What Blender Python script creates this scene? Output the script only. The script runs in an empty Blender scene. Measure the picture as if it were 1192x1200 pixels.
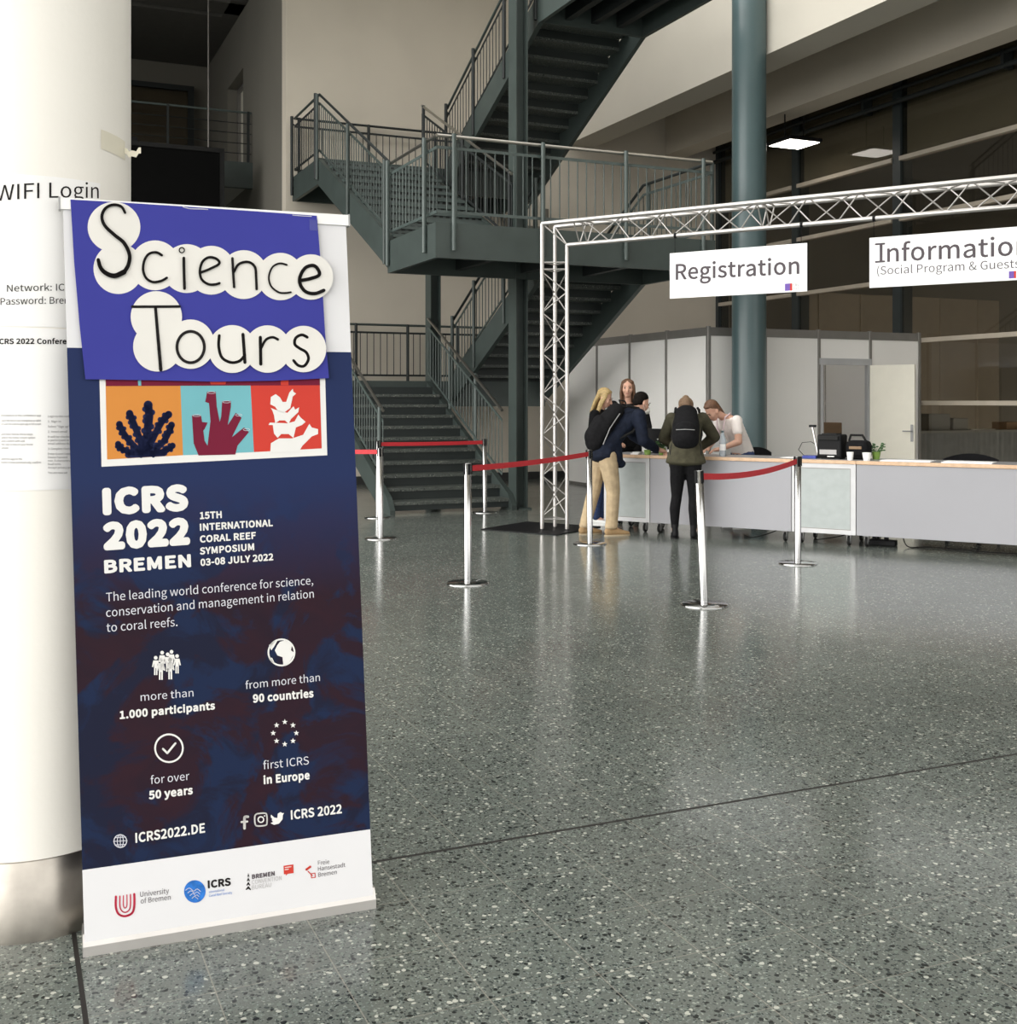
import bpy, bmesh, math, random
from mathutils import Vector, Matrix
from mathutils.geometry import tessellate_polygon
R = random.Random(7)
C = bpy.context.scene.collection
PI = math.pi
EYE = 1.5
FPX = 1350.0
# ---------------------------------------------------------------- camera
cam = bpy.data.cameras.new('camera')
cam.sensor_fit = 'HORIZONTAL'; cam.sensor_width = 36.0
cam.lens = FPX / 1192 * 36.0
cam.shift_y = -130 / 1192
cam.clip_end = 200
co = bpy.data.objects.new('camera', cam); C.objects.link(co)
co.location = (0, 0, EYE); co.rotation_euler = (PI / 2, 0, 0)
bpy.context.scene.camera = co

# ---------------------------------------------------------------- frames
def frame(x, y, deg, z=0.0):
    return Matrix.Translation((x, y, z)) @ Matrix.Rotation(math.radians(deg), 4, 'Z')
BLD = frame(-1.55, 15.2, 23.8)          # building grid: x runs right, y runs away
CNT = frame(1.447, 13.2, -32.3)         # reception counter and truss direction
I4 = Matrix.Identity(4)

# ---------------------------------------------------------------- materials
def srgb(r, g, b):
    f = lambda c: (c / 255 / 12.92) if c / 255 <= .04045 else ((c / 255 + .055) / 1.055) ** 2.4
    return (f(r), f(g), f(b), 1)
def mat(name, col, rough=.5, metal=0.0, var=.06, scale=6.0, bump=0.0, bscale=60.0, **kw):
    m = bpy.data.materials.new(name); m.use_nodes = True
    nt = m.node_tree; b = nt.nodes['Principled BSDF']
    col = tuple(col) if len(col) == 4 else tuple(col) + (1,)
    tc = nt.nodes.new('ShaderNodeTexCoord')
    n = nt.nodes.new('ShaderNodeTexNoise'); n.inputs['Scale'].default_value = scale; n.inputs['Detail'].default_value = 3
    nt.links.new(tc.outputs['Object'], n.inputs['Vector'])
    mr = nt.nodes.new('ShaderNodeMapRange')
    mr.inputs['From Min'].default_value = .3; mr.inputs['From Max'].default_value = .7
    mr.inputs['To Min'].default_value = 1 - var; mr.inputs['To Max'].default_value = 1 + var
    nt.links.new(n.outputs['Fac'], mr.inputs['Value'])
    mx = nt.nodes.new('ShaderNodeVectorMath'); mx.operation = 'SCALE'
    mx.inputs[0].default_value = col[:3]
    nt.links.new(mr.outputs['Result'], mx.inputs['Scale'])
    nt.links.new(mx.outputs['Vector'], b.inputs['Base Color'])
    b.inputs['Roughness'].default_value = rough; b.inputs['Metallic'].default_value = metal
    for k, v in kw.items():
        b.inputs[k.replace('_', ' ')].default_value = v
    if bump:
        n2 = nt.nodes.new('ShaderNodeTexNoise'); n2.inputs['Scale'].default_value = bscale
        nt.links.new(tc.outputs['Object'], n2.inputs['Vector'])
        bp = nt.nodes.new('ShaderNodeBump'); bp.inputs['Strength'].default_value = bump; bp.inputs['Distance'].default_value = .01
        nt.links.new(n2.outputs['Fac'], bp.inputs['Height']); nt.links.new(bp.outputs['Normal'], b.inputs['Normal'])
    return m
M = {}
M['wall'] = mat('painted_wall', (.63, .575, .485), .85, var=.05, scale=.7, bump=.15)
M['wall_dim'] = mat('recess_wall', (.17, .16, .135), .85, var=.05, scale=.7)  # darker copy of the wall colour, with the recess shade put in
M['beam'] = mat('beam_paint', (.52, .49, .425), .75, var=.03, scale=.8)
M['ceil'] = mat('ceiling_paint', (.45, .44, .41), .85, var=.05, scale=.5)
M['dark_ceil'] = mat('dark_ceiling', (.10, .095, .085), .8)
M['slot'] = mat('black_slot', (.006, .006, .006), .95, Specular_IOR_Level=.05)
M['white_col'] = mat('white_column_paint', (.86, .83, .77), .45, var=.02, scale=2, bump=.05)
M['steel'] = mat('green_grey_steel_paint', (.050, .066, .061), .5, var=.12, scale=3)
M['steel_dark'] = mat('dark_shaded_steel', (.012, .016, .016), .6, var=.12, scale=3)  # stair paint with shade put in; plain dark on frames and pipes
M['steel_light'] = mat('railing_steel', (.075, .098, .092), .38, var=.1, scale=5)
M['hand'] = mat('stainless_handrail', (.42, .40, .36), .28, .9, var=.05)
M['teal'] = mat('teal_column_paint', (.075, .118, .124), .32, var=.06, scale=1.5)
M['chrome'] = mat('chrome', (.46, .46, .46), .15, 1.0, var=.03)
M['inox'] = mat('brushed_steel', (.40, .37, .33), .33, 1.0, var=.12, scale=14)
M['alu'] = mat('truss_aluminium', (.52, .50, .48), .3, .75, var=.05)
M['alu_frame'] = mat('anodised_frame', (.55, .56, .58), .4, .5, var=.04)
M['profile'] = mat('booth_profile_grey', (.23, .22, .205), .4, .4, var=.05)
M['booth'] = mat('booth_panel', (.86, .845, .815), .6, var=.02, scale=1)
M['door_leaf'] = mat('cream_door', (.75, .72, .62), .5, var=.02)
M['lav'] = mat('lavender_grey_panel', (.335, .335, .36), .5, var=.02, scale=1)
M['frost'] = mat('frosted_panel', (.38, .415, .41), .35, var=.05, scale=12)
M['beech'] = mat('beech_edge', (.62, .42, .27), .45, var=.12, scale=20)
M['topgrey'] = mat('worktop_grey', (.33, .33, .34), .35, var=.04)
M['rubber'] = mat('black_rubber', (.015, .015, .015), .6)
M['castgrey'] = mat('caster_grey', (.30, .30, .30), .4, .3)
M['red'] = mat('red_webbing', (.55, .02, .03), .6, var=.08, scale=80)
M['black'] = mat('black_plastic', (.006, .006, .007), .55)
M['blackcloth'] = mat('black_cloth', (.006, .006, .007), .85, var=.3, scale=30, bump=.3)
M['navy'] = mat('navy_cloth', (.010, .014, .027), .85, var=.3, scale=18, bump=.35, bscale=25)
M['khaki'] = mat('khaki_cloth', (.46, .355, .225), .9, var=.14, scale=14, bump=.5, bscale=22)
M['olive'] = mat('olive_cloth', (.060, .056, .036), .9, var=.22, scale=14, bump=.5, bscale=22)
M['jeans'] = mat('blue_denim', (.04, .06, .14), .9, var=.2, scale=60)
M['tee'] = mat('white_cotton', (.80, .74, .70), .9, var=.05, scale=10, bump=.4, bscale=22)
M['skin'] = mat('skin', (.62, .36, .26), .55, var=.06, scale=12)
M['lips'] = mat('lips', (.42, .16, .13), .5)
M['eye'] = mat('eye_dark', (.04, .025, .02), .3)
M['blond'] = mat('blond_hair', (.50, .36, .16), .55, var=.25, scale=50, bump=.4)
M['brown_hair'] = mat('brown_hair', (.13, .062, .03), .55, var=.25, scale=50, bump=.4)
M['dark_hair'] = mat('dark_hair', (.009, .007, .006), .9, Specular_IOR_Level=.1, var=.3, scale=50, bump=.4)
M['mask'] = mat('mask_white', (.75, .74, .70), .8)
M['suede'] = mat('tan_suede', (.36, .235, .115), .85, var=.1, scale=30)
M['sole'] = mat('pale_sole', (.45, .36, .24), .8)
M['white'] = mat('white_plastic', (.85, .85, .83), .45, var=.02)
M['paper'] = mat('white_paper', (.88, .87, .86), .7, var=.01, scale=3)
M['disc'] = mat('cream_paper', (.73, .71, .67), .7, var=.03, scale=5)
M['ink'] = mat('black_marker', (.014, .012, .012), .5, var=.2, scale=40)
M['inkgrey'] = mat('grey_print', (.10, .085, .095), .6)
M['inklight'] = mat('light_grey_print', (.42, .41, .41), .6)
M['signwhite'] = mat('sign_white', (.90, .91, .92), .5, var=.01)
M['poster_blue'] = mat('blue_card', (.045, .048, .29), .55, var=.06, scale=2)
M['blue_tape'] = mat('blue_tape_patch', (.030, .035, .27), .4)
M['banner_white'] = mat('banner_white_vinyl', (.70, .695, .71), .45, var=.01)
M['print_white'] = mat('printed_white', (.74, .73, .71), .5, var=.01)
M['print_soft'] = mat('printed_soft_white', (.62, .62, .68), .5, var=.01)
M['orange'] = mat('printed_orange', (.60, .235, .05), .5, var=.03)
M['ltblue'] = mat('printed_light_blue', (.16, .42, .47), .5, var=.03)
M['pred'] = mat('printed_red', (.55, .050, .035), .5, var=.03)
M['maroon'] = mat('printed_maroon', (.16, .012, .035), .5, var=.03)
M['pnavy'] = mat('printed_navy', (.012, .018, .065), .5, var=.03)
M['crimson'] = mat('printed_crimson', (.58, .035, .08), .5)
M['logoblue'] = mat('printed_logo_blue', (.03, .16, .52), .5, var=.3, scale=60)
M['violet'] = mat('printed_violet', (.12, .05, .35), .5)
M['green_pot'] = mat('green_pot', (.22, .36, .07), .4)
M['leaf'] = mat('leaf', (.04, .12, .03), .6, var=.3, scale=40)
M['petal'] = mat('petal', (.85, .85, .80), .6)
M['skirt'] = mat('grey_table_skirt', (.16, .17, .17), .9, var=.15, scale=8)
M['boxbrown'] = mat('cardboard', (.26, .17, .10), .8)
M['boxgrey'] = mat('grey_carton', (.20, .20, .18), .8)
M['blind'] = mat('roller_blind', (.17, .17, .145), .8, var=.05)
M['hallpanel'] = mat('hall_panel', (.30, .26, .20), .7, var=.05)
M['mull'] = mat('window_mullion', (.022, .030, .032), .45)
M['rail_beige'] = mat('window_rail_beige', (.42, .37, .30), .5)
M['whiteframe'] = mat('pale_frame', (.52, .52, .53), .4, .2)
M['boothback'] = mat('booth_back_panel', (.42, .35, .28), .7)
M['bun'] = mat('light_brown_hair', (.17, .105, .06), .7, var=.25, scale=50)
M['riser'] = mat('dark_riser_plate', (.022, .029, .028), .6)
M['baseb'] = mat('dark_baseboard', (.03, .03, .03), .6)
M['bluebag'] = mat('blue_folder', (.03, .05, .30), .5)
M['tape'] = mat('masking_tape', (.74, .70, .58), .6)
M['redstrap'] = mat('white_lanyard', (.75, .60, .64), .6)

def glassmat(name, col, rough, ior=1.45):
    m = bpy.data.materials.new(name); m.use_nodes = True; nt = m.node_tree
    b = nt.nodes['Principled BSDF']
    n = nt.nodes.new('ShaderNodeTexNoise'); n.inputs['Scale'].default_value = .8
    mr = nt.nodes.new('ShaderNodeMapRange'); mr.inputs['To Min'].default_value = rough; mr.inputs['To Max'].default_value = rough + .02
    nt.links.new(n.outputs['Fac'], mr.inputs['Value']); nt.links.new(mr.outputs['Result'], b.inputs['Roughness'])
    b.inputs['Base Color'].default_value = col; b.inputs['Transmission Weight'].default_value = 1; b.inputs['IOR'].default_value = ior
    return m
def pane(name, col):
    m = bpy.data.materials.new(name); m.use_nodes = True; nt = m.node_tree; nt.nodes.remove(nt.nodes['Principled BSDF'])
    out = nt.nodes['Material Output']; mx = nt.nodes.new('ShaderNodeMixShader'); tr = nt.nodes.new('ShaderNodeBsdfTransparent'); gl = nt.nodes.new('ShaderNodeBsdfGlossy'); fr = nt.nodes.new('ShaderNodeFresnel')
    n = nt.nodes.new('ShaderNodeTexNoise'); n.inputs['Scale'].default_value = .8
    mr = nt.nodes.new('ShaderNodeMapRange'); mr.inputs['To Min'].default_value = .0; mr.inputs['To Max'].default_value = .03
    nt.links.new(n.outputs['Fac'], mr.inputs['Value']); nt.links.new(mr.outputs['Result'], gl.inputs['Roughness'])
    tr.inputs['Color'].default_value = col; fr.inputs['IOR'].default_value = 1.5
    ge = nt.nodes.new('ShaderNodeNewGeometry'); sb = nt.nodes.new('ShaderNodeMath'); sb.operation = 'SUBTRACT'; sb.use_clamp = True
    nt.links.new(fr.outputs[0], sb.inputs[0]); nt.links.new(ge.outputs['Backfacing'], sb.inputs[1]); nt.links.new(sb.outputs[0], mx.inputs[0]); nt.links.new(tr.outputs[0], mx.inputs[1]); nt.links.new(gl.outputs[0], mx.inputs[2]); nt.links.new(mx.outputs[0], out.inputs['Surface'])
    return m
M['glass'] = pane('tinted_glass', (.80, .77, .72, 1))
M['bottle'] = mat('clear_bottle', (.72, .80, .86), .25, Transmission_Weight=.55, IOR=1.2)
def emit(name, col, s):
    m = bpy.data.materials.new(name); m.use_nodes = True; nt = m.node_tree
    b = nt.nodes['Principled BSDF']; b.inputs['Emission Color'].default_value = col; b.inputs['Emission Strength'].default_value = s
    b.inputs['Base Color'].default_value = (.9, .9, .9, 1)
    return m
M['lamp'] = emit('lamp_diffuser', (1, .93, .84, 1), 9)

def nodes(m):
    nt = m.node_tree
    return nt, (lambda t, **k: mknode(nt, t, **k)), nt.links.new
def mknode(nt, t, **k):
    n = nt.nodes.new(t)
    for a, v in k.items():
        if a.startswith('i_'): n.inputs[a[2:].replace('_', ' ')].default_value = v
        else: setattr(n, a, v)
    return n
def mixc(nt, L, fac, a, b):
    n = nt.nodes.new('ShaderNodeMix'); n.data_type = 'RGBA'
    if isinstance(fac, (int, float)): n.inputs[0].default_value = fac
    else: L(fac, n.inputs[0])
    for i, v in ((6, a), (7, b)):
        if isinstance(v, tuple): n.inputs[i].default_value = v if len(v) == 4 else v + (1,)
        else: L(v, n.inputs[i])
    return n.outputs[2]
def mathn(nt, L, op, a, b=None, c=None):
    n = nt.nodes.new('ShaderNodeMath'); n.operation = op
    for i, v in enumerate((a, b, c)):
        if v is None: continue
        if isinstance(v, (int, float)): n.inputs[i].default_value = v
        else: L(v, n.inputs[i])
    return n.outputs[0]

# terrazzo floor: chips of stone in a green-grey binder, 31 cm tiles with pale grout and two wide dark joints
def terrazzo(name, joints=True, dark=1.0, rough=.16):
    m = bpy.data.materials.new(name); m.use_nodes = True
    nt, N, L = nodes(m); b = nt.nodes['Principled BSDF']
    tc = N('ShaderNodeTexCoord'); P = tc.outputs['Object']
    wn = N('ShaderNodeTexNoise', i_Scale=45.0, i_Detail=2.0); L(P, wn.inputs['Vector'])
    off = nt.nodes.new('ShaderNodeVectorMath'); off.operation = 'MULTIPLY_ADD'
    L(wn.outputs['Color'], off.inputs[0]); off.inputs[1].default_value = (.016, .016, .016); L(P, off.inputs[2])
    W = off.outputs[0]
    base = (.135 * dark, .150 * dark, .136 * dark)
    big = N('ShaderNodeTexNoise', i_Scale=1.1, i_Detail=2.0); L(P, big.inputs['Vector'])
    fine = N('ShaderNodeTexNoise', i_Scale=150.0, i_Detail=3.0); L(P, fine.inputs['Vector'])
    col = mixc(nt, L, fine.outputs['Fac'], (base[0] * .62, base[1] * .62, base[2] * .62), (base[0] * 1.42, base[1] * 1.42, base[2] * 1.42))
    layers = [(150, .72, .46, (.22, .255, .235)), (130, .74, .46, (.040, .050, .049)), (85, .76, .46, (.05, .062, .058)), (95, .85, .44, (.30, .33, .29)), (70, .85, .44, (.17, .20, .175)),
              (66, .86, .46, (.014, .018, .018)), (60, .88, .40, (.50, .51, .45))]
    for sc, thr, dist, c in layers:
        v = N('ShaderNodeTexVoronoi', i_Scale=float(sc)); L(W, v.inputs['Vector'])
        sp = N('ShaderNodeSeparateColor'); L(v.outputs['Color'], sp.inputs[0])
        a1 = mathn(nt, L, 'GREATER_THAN', sp.outputs[0], thr)
        lim = mathn(nt, L, 'MULTIPLY_ADD', sp.outputs[1], dist * .6, dist * .6)
        a2 = mathn(nt, L, 'LESS_THAN', v.outputs['Distance'], lim)
        f = mathn(nt, L, 'MULTIPLY', a1, a2)
        col = mixc(nt, L, f, col, tuple(x * dark for x in c))
    g = mathn(nt, L, 'MULTIPLY_ADD', big.outputs['Fac'], .5, .75)
    vm = nt.nodes.new('ShaderNodeVectorMath'); vm.operation = 'SCALE'; L(col, vm.inputs[0]); L(g, vm.inputs['Scale'])
    col = vm.outputs[0]
    rg = N('ShaderNodeTexNoise', i_Scale=3.0, i_Detail=4.0); L(P, rg.inputs['Vector'])
    ro = mathn(nt, L, 'MULTIPLY_ADD', rg.outputs['Fac'], .10, rough - .05)
    if joints:
        sx = N('ShaderNodeSeparateXYZ'); L(P, sx.inputs[0])
        def line(ax, ph, per, w):
            q = mathn(nt, L, 'SUBTRACT', sx.outputs[ax], ph)
            q = mathn(nt, L, 'PINGPONG', q, per / 2)
            return mathn(nt, L, 'LESS_THAN', q, w / 2)
        ja = mathn(nt, L, 'MAXIMUM', line(0, .189, .311, .0035), line(1, 3.608, .316, .0028))
        col = mixc(nt, L, mathn(nt, L, 'MULTIPLY', ja, .55), col, (.34, .32, .27))
        jb = mathn(nt, L, 'MAXIMUM', line(0, .189, 9.33, .013), line(1, 3.608, 9.48, .016))
        col = mixc(nt, L, jb, col, (.014, .012, .010))
        ro = mathn(nt, L, 'MAXIMUM', ro, mathn(nt, L, 'MULTIPLY', jb, .7))
    L(col, b.inputs['Base Color']); L(ro, b.inputs['Roughness'])
    b.inputs['Specular IOR Level'].default_value = .38
    bp = N('ShaderNodeBump', i_Strength=.05, i_Distance=.002); L(fine.outputs['Fac'], bp.inputs['Height']); L(bp.outputs['Normal'], b.inputs['Normal'])
    return m
M['floor'] = terrazzo('terrazzo_floor')
M['tread'] = terrazzo('terrazzo_tread', False, .7, .5)

# perforated riser sheet: rows of square holes
def perforated():
    m = bpy.data.materials.new('perforated_sheet'); m.use_nodes = True
    nt, N, L = nodes(m); b = nt.nodes['Principled BSDF']
    tc = N('ShaderNodeTexCoord'); sx = N('ShaderNodeSeparateXYZ'); L(tc.outputs['Object'], sx.inputs[0])
    def hole(ax, per, w):
        q = mathn(nt, L, 'PINGPONG', sx.outputs[ax], per / 2); return mathn(nt, L, 'LESS_THAN', q, w / 2)
    f = mathn(nt, L, 'MULTIPLY', hole(0, .092, .05), hole(2, .08, .045))
    L(mixc(nt, L, f, (.085, .105, .10), (.004, .005, .005)), b.inputs['Base Color'])
    b.inputs['Roughness'].default_value = .5
    return m
M['perf'] = perforated()

# printed lower field of the banner: navy print with a dim dark-red coral photograph growing in from the right
def bannerprint():
    m = bpy.data.materials.new('banner_navy_print'); m.use_nodes = True
    nt, N, L = nodes(m); b = nt.nodes['Principled BSDF']
    tc = N('ShaderNodeTexCoord'); P = tc.outputs['Generated']
    sx = N('ShaderNodeSeparateXYZ'); L(P, sx.inputs[0])
    O = tc.outputs['Object']
    n1 = N('ShaderNodeTexNoise', i_Scale=3.6, i_Detail=7.0, i_Roughness=.62, i_Distortion=.7); L(O, n1.inputs['Vector'])
    n2 = N('ShaderNodeTexNoise', i_Scale=5.5, i_Detail=6.0, i_Roughness=.6, i_Distortion=1.0); L(O, n2.inputs['Vector'])
    inv = mathn(nt, L, 'SUBTRACT', .74, sx.outputs[2])
    low = mathn(nt, L, 'MULTIPLY_ADD', inv, 4.0, 0.0)
    low.node.use_clamp = True
    right = mathn(nt, L, 'MULTIPLY_ADD', sx.outputs[0], .10, -.02)
    a = mathn(nt, L, 'ADD', n1.outputs['Fac'], right)
    r1 = N('ShaderNodeMapRange'); r1.inputs['From Min'].default_value = .50; r1.inputs['From Max'].default_value = .56; L(a, r1.inputs['Value'])
    r2 = N('ShaderNodeMapRange'); r2.inputs['From Min'].default_value = .46; r2.inputs['From Max'].default_value = .54; L(n2.outputs['Fac'], r2.inputs['Value'])
    c = mixc(nt, L, r2.outputs['Result'], (.007, .016, .052), (.007, .009, .028))
    tr = mixc(nt, L, n2.outputs['Fac'], (.006, .006, .016), (.032, .007, .012))
    c = mixc(nt, L, r1.outputs['Result'], c, tr)
    flat = (.013, .024, .085, 1)
    c = mixc(nt, L, low, flat, c)
    L(c, b.inputs['Base Color']); b.inputs['Roughness'].default_value = .7; b.inputs['Specular IOR Level'].default_value = .2
    return m
M['banner_navy'] = bannerprint()

# ---------------------------------------------------------------- mesh builder
def rootmat(p):
    if p is None: return I4
    m = Matrix.LocRotScale(p.location, p.rotation_euler, None)
    return (rootmat(p.parent) @ p.matrix_parent_inverse @ m) if p.parent else m
for _k in ('print_white','print_soft','orange','ltblue','pred','maroon','pnavy','crimson','logoblue','ink','inkgrey','poster_blue','disc','banner_white'):
    _b = M[_k].node_tree.nodes['Principled BSDF']; _b.inputs['Roughness'].default_value = .75; _b.inputs['Specular IOR Level'].default_value = .15
for _k in ('blackcloth','navy','olive','khaki','jeans','black','rubber'):
    M[_k].node_tree.nodes['Principled BSDF'].inputs['Specular IOR Level'].default_value = .18
class MB:
    def __init__(s, T=I4): s.v = []; s.f = []; s.T = T; s.sm = []
    def add(s, vs, fs, smooth=False):
        o = len(s.v); s.v += [s.T @ Vector(v) for v in vs]; s.f += [tuple(i + o for i in f) for f in fs]; s.sm += [smooth] * len(fs); return s
    def box(s, x0, x1, y0, y1, z0, z1):
        vs = [(x, y, z) for z in (z0, z1) for y in (y0, y1) for x in (x0, x1)]
        return s.add(vs, [(0, 2, 3, 1), (4, 5, 7, 6), (0, 1, 5, 4), (2, 6, 7, 3), (0, 4, 6, 2), (1, 3, 7, 5)])
    def bbox(s, x0, x1, y0, y1, z0, z1, r=.01):
        bm = bmesh.new(); bmesh.ops.create_cube(bm, size=1)
        bmesh.ops.scale(bm, vec=(x1 - x0, y1 - y0, z1 - z0), verts=bm.verts)
        bmesh.ops.translate(bm, vec=((x0 + x1) / 2, (y0 + y1) / 2, (z0 + z1) / 2), verts=bm.verts)
        bmesh.ops.bevel(bm, geom=bm.edges[:], offset=r, segments=2, affect='EDGES', profile=.5)
        return s.bm(bm)
    def bm(s, bm, smooth=False):
        bm.verts.index_update()
        s.add([v.co.copy() for v in bm.verts], [tuple(v.index for v in f.verts) for f in bm.faces], smooth); bm.free(); return s
    def bar(s, p, q, w, h=None, up=(0, 0, 1)):
        h = h or w; p = Vector(p); q = Vector(q); d = (q - p).normalized(); u = Vector(up)
        if abs(d.dot(u)) > .99: u = Vector((1, 0, 0))
        x = d.cross(u).normalized() * w / 2; y = x.cross(d).normalized() * h / 2
        vs = [e + a * x + b * y for e in (p, q) for a, b in ((-1, -1), (1, -1), (1, 1), (-1, 1))]
        return s.add(vs, [(3, 2, 1, 0), (4, 5, 6, 7), (0, 1, 5, 4), (1, 2, 6, 5), (2, 3, 7, 6), (3, 0, 4, 7)])
    def tube(s, p, q, r, r2=None, n=10, cap=True):
        r2 = r if r2 is None else r2
        p = Vector(p); q = Vector(q); d = (q - p).normalized(); u = Vector((0, 0, 1)) if abs(d.z) < .95 else Vector((1, 0, 0))
        x = d.cross(u).normalized(); y = d.cross(x)
        vs = []
        for e, rr in ((p, r), (q, r2)):
            for i in range(n):
                a = 2 * PI * i / n; vs.append(e + x * math.cos(a) * rr + y * math.sin(a) * rr)
        s.add(vs, [(i, (i + 1) % n, n + (i + 1) % n, n + i) for i in range(n)], True)
        if cap: s.add(vs, [tuple(range(n))[::-1], tuple(range(n, 2 * n))])
        return s
    def path(s, pts, r, n=8):
        for a, b in zip(pts[:-1], pts[1:]): s.tube(a, b, r, n=n)
        for a in pts[1:-1]: s.ball(a, r, n=8)
        return s
    def lathe(s, prof, c=(0, 0, 0), n=24, axis='z', cap=True):
        vs = []
        for r, z in prof:
            for i in range(n):
                a = 2 * PI * i / n
                if axis == 'z': vs.append((c[0] + r * math.cos(a), c[1] + r * math.sin(a), c[2] + z))
                elif axis == 'y': vs.append((c[0] + r * math.cos(a), c[1] + z, c[2] + r * math.sin(a)))
                else: vs.append((c[0] + z, c[1] + r * math.cos(a), c[2] + r * math.sin(a)))
        fs = [(k * n + i, k * n + (i + 1) % n, (k + 1) * n + (i + 1) % n, (k + 1) * n + i) for k in range(len(prof) - 1) for i in range(n)]
        s.add(vs, fs, True)
        if cap: s.add(vs[:n], [tuple(range(n))[::-1]]); s.add(vs[-n:], [tuple(range(n))])
        return s
    def ball(s, c, r, sx=1, sy=1, sz=1, n=12):
        m = n // 2 + 1; vs = []; fs = []
        for k in range(m + 1):
            t = PI * k / m
            for i in range(n):
                a = 2 * PI * i / n
                vs.append((c[0] + r * sx * math.sin(t) * math.cos(a), c[1] + r * sy * math.sin(t) * math.sin(a), c[2] - r * sz * math.cos(t)))
        for k in range(m):
            for i in range(n): fs.append((k * n + i, k * n + (i + 1) % n, (k + 1) * n + (i + 1) % n, (k + 1) * n + i))
        return s.add(vs, fs, True)
    def prism(s, poly, d0, d1, plane='yz'):
        # poly in 2D, extruded between d0 and d1 along the remaining axis
        mk = {'yz': lambda u, v, d: (d, u, v), 'xz': lambda u, v, d: (u, d, v), 'xy': lambda u, v, d: (u, v, d)}[plane]
        n = len(poly); vs = [mk(u, v, d0) for u, v in poly] + [mk(u, v, d1) for u, v in poly]
        tri = tessellate_polygon([[Vector((u, v, 0)) for u, v in poly]])
        fs = [tuple(t) for t in tri] + [tuple(n + i for i in t)[::-1] for t in tri]
        fs += [(i, (i + 1) % n, n + (i + 1) % n, n + i) for i in range(n)]
        return s.add(vs, fs)
    def build(s, name, m, parent=None, origin=None, rot=0.0, fixn=True):
        me = bpy.data.meshes.new(name)
        o = bpy.data.objects.new(name, me); C.objects.link(o)
        if parent is not None:
            o.parent = parent; inv = rootmat(parent).inverted(); o.matrix_parent_inverse = I4
        else:
            if origin is None and s.v:
                xs = [v.x for v in s.v]; ys = [v.y for v in s.v]; zs = [v.z for v in s.v]
                origin = ((min(xs) + max(xs)) / 2, (min(ys) + max(ys)) / 2, min(zs))
            o.location = origin; o.rotation_euler = (0, 0, rot)
            inv = Matrix.LocRotScale(Vector(origin), o.rotation_euler, None).inverted()
        me.from_pydata([inv @ v for v in s.v], [], s.f)
        for p, q in zip(me.polygons, s.sm): p.use_smooth = q
        if fixn:
            bm = bmesh.new(); bm.from_mesh(me); bmesh.ops.recalc_face_normals(bm, faces=bm.faces); bm.to_mesh(me); bm.free()
        me.materials.append(m if not isinstance(m, str) else M[m])
        me.update()
        return o
def tag(o, label=None, cat=None, group=None, kind=None):
    if label: o['label'] = label
    if cat: o['category'] = cat
    if group: o['group'] = group
    if kind: o['kind'] = kind
    return o
def thing(name, label, cat, loc, rot=0.0, group=None):
    o = bpy.data.objects.new(name, None); C.objects.link(o); o.empty_display_size = .1
    o.location = loc; o.rotation_euler = (0, 0, rot)
    return tag(o, label, cat, group)
def copy_tree(o, parent=None):
    c = o.copy(); C.objects.link(c); c.parent = parent
    for ch in list(o.children): copy_tree(ch, c)
    return c
def struct(o): o['kind'] = 'structure'; return o

# ---------------------------------------------------------------- the flat print helper (a surface with its own s,t coordinates)
import os
FONT = None
try:
    FONT = bpy.data.fonts.load(os.path.join(bpy.utils.system_resource('DATAFILES', path='fonts'), 'Noto Sans CJK Regular.woff2'))   # the typeface that ships inside Blender
except Exception:
    FONT = None
def capheight(f):
    cu = bpy.data.curves.new('t', 'FONT'); cu.body = 'H'; cu.size = 1
    if f: cu.font = f
    ob = bpy.data.objects.new('t', cu); C.objects.link(ob)
    me = bpy.data.meshes.new_from_object(ob.evaluated_get(bpy.context.evaluated_depsgraph_get()))
    h = max(v.co.y for v in me.vertices); bpy.data.objects.remove(ob); bpy.data.curves.remove(cu); bpy.data.meshes.remove(me); return h
CAPH = capheight(FONT)
class Plane:
    def __init__(p, O, es, et):
        p.O = Vector(O); p.es = Vector(es); p.et = Vector(et); p.n = p.es.cross(p.et).normalized()
    def pt(p, s, t, d=0.0): return p.O + p.es * s + p.et * t + p.n * d
    def at(p, x, y):       # where a line of sight meets the surface
        r = Vector(((x - 596) / FPX, 1, (470 - y) / FPX))
        A = Matrix((p.es, p.et, -r)).transposed()
        q = A.inverted() @ (Vector((0, 0, EYE)) - p.O)
        return q.x, q.y
class Cyl:
    def __init__(p, cx, cy, r): p.cx = cx; p.cy = cy; p.r = r
    def pt(p, s, t, d=0.0):
        a = s / p.r; return Vector((p.cx + (p.r + d) * math.sin(a), p.cy - (p.r + d) * math.cos(a), t))
    def at(p, x, y):
        dx, dy, dz = (x - 596) / FPX, 1, (470 - y) / FPX
        A = dx * dx + dy * dy; B = -2 * (dx * p.cx + dy * p.cy); Cc = p.cx ** 2 + p.cy ** 2 - p.r ** 2
        D = max(B * B - 4 * A * Cc, 0); l = (-B - math.sqrt(D)) / 2 / A
        X, Y = l * dx - p.cx, l * dy - p.cy
        return math.atan2(X, -Y) * p.r, EYE + l * dz
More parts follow.
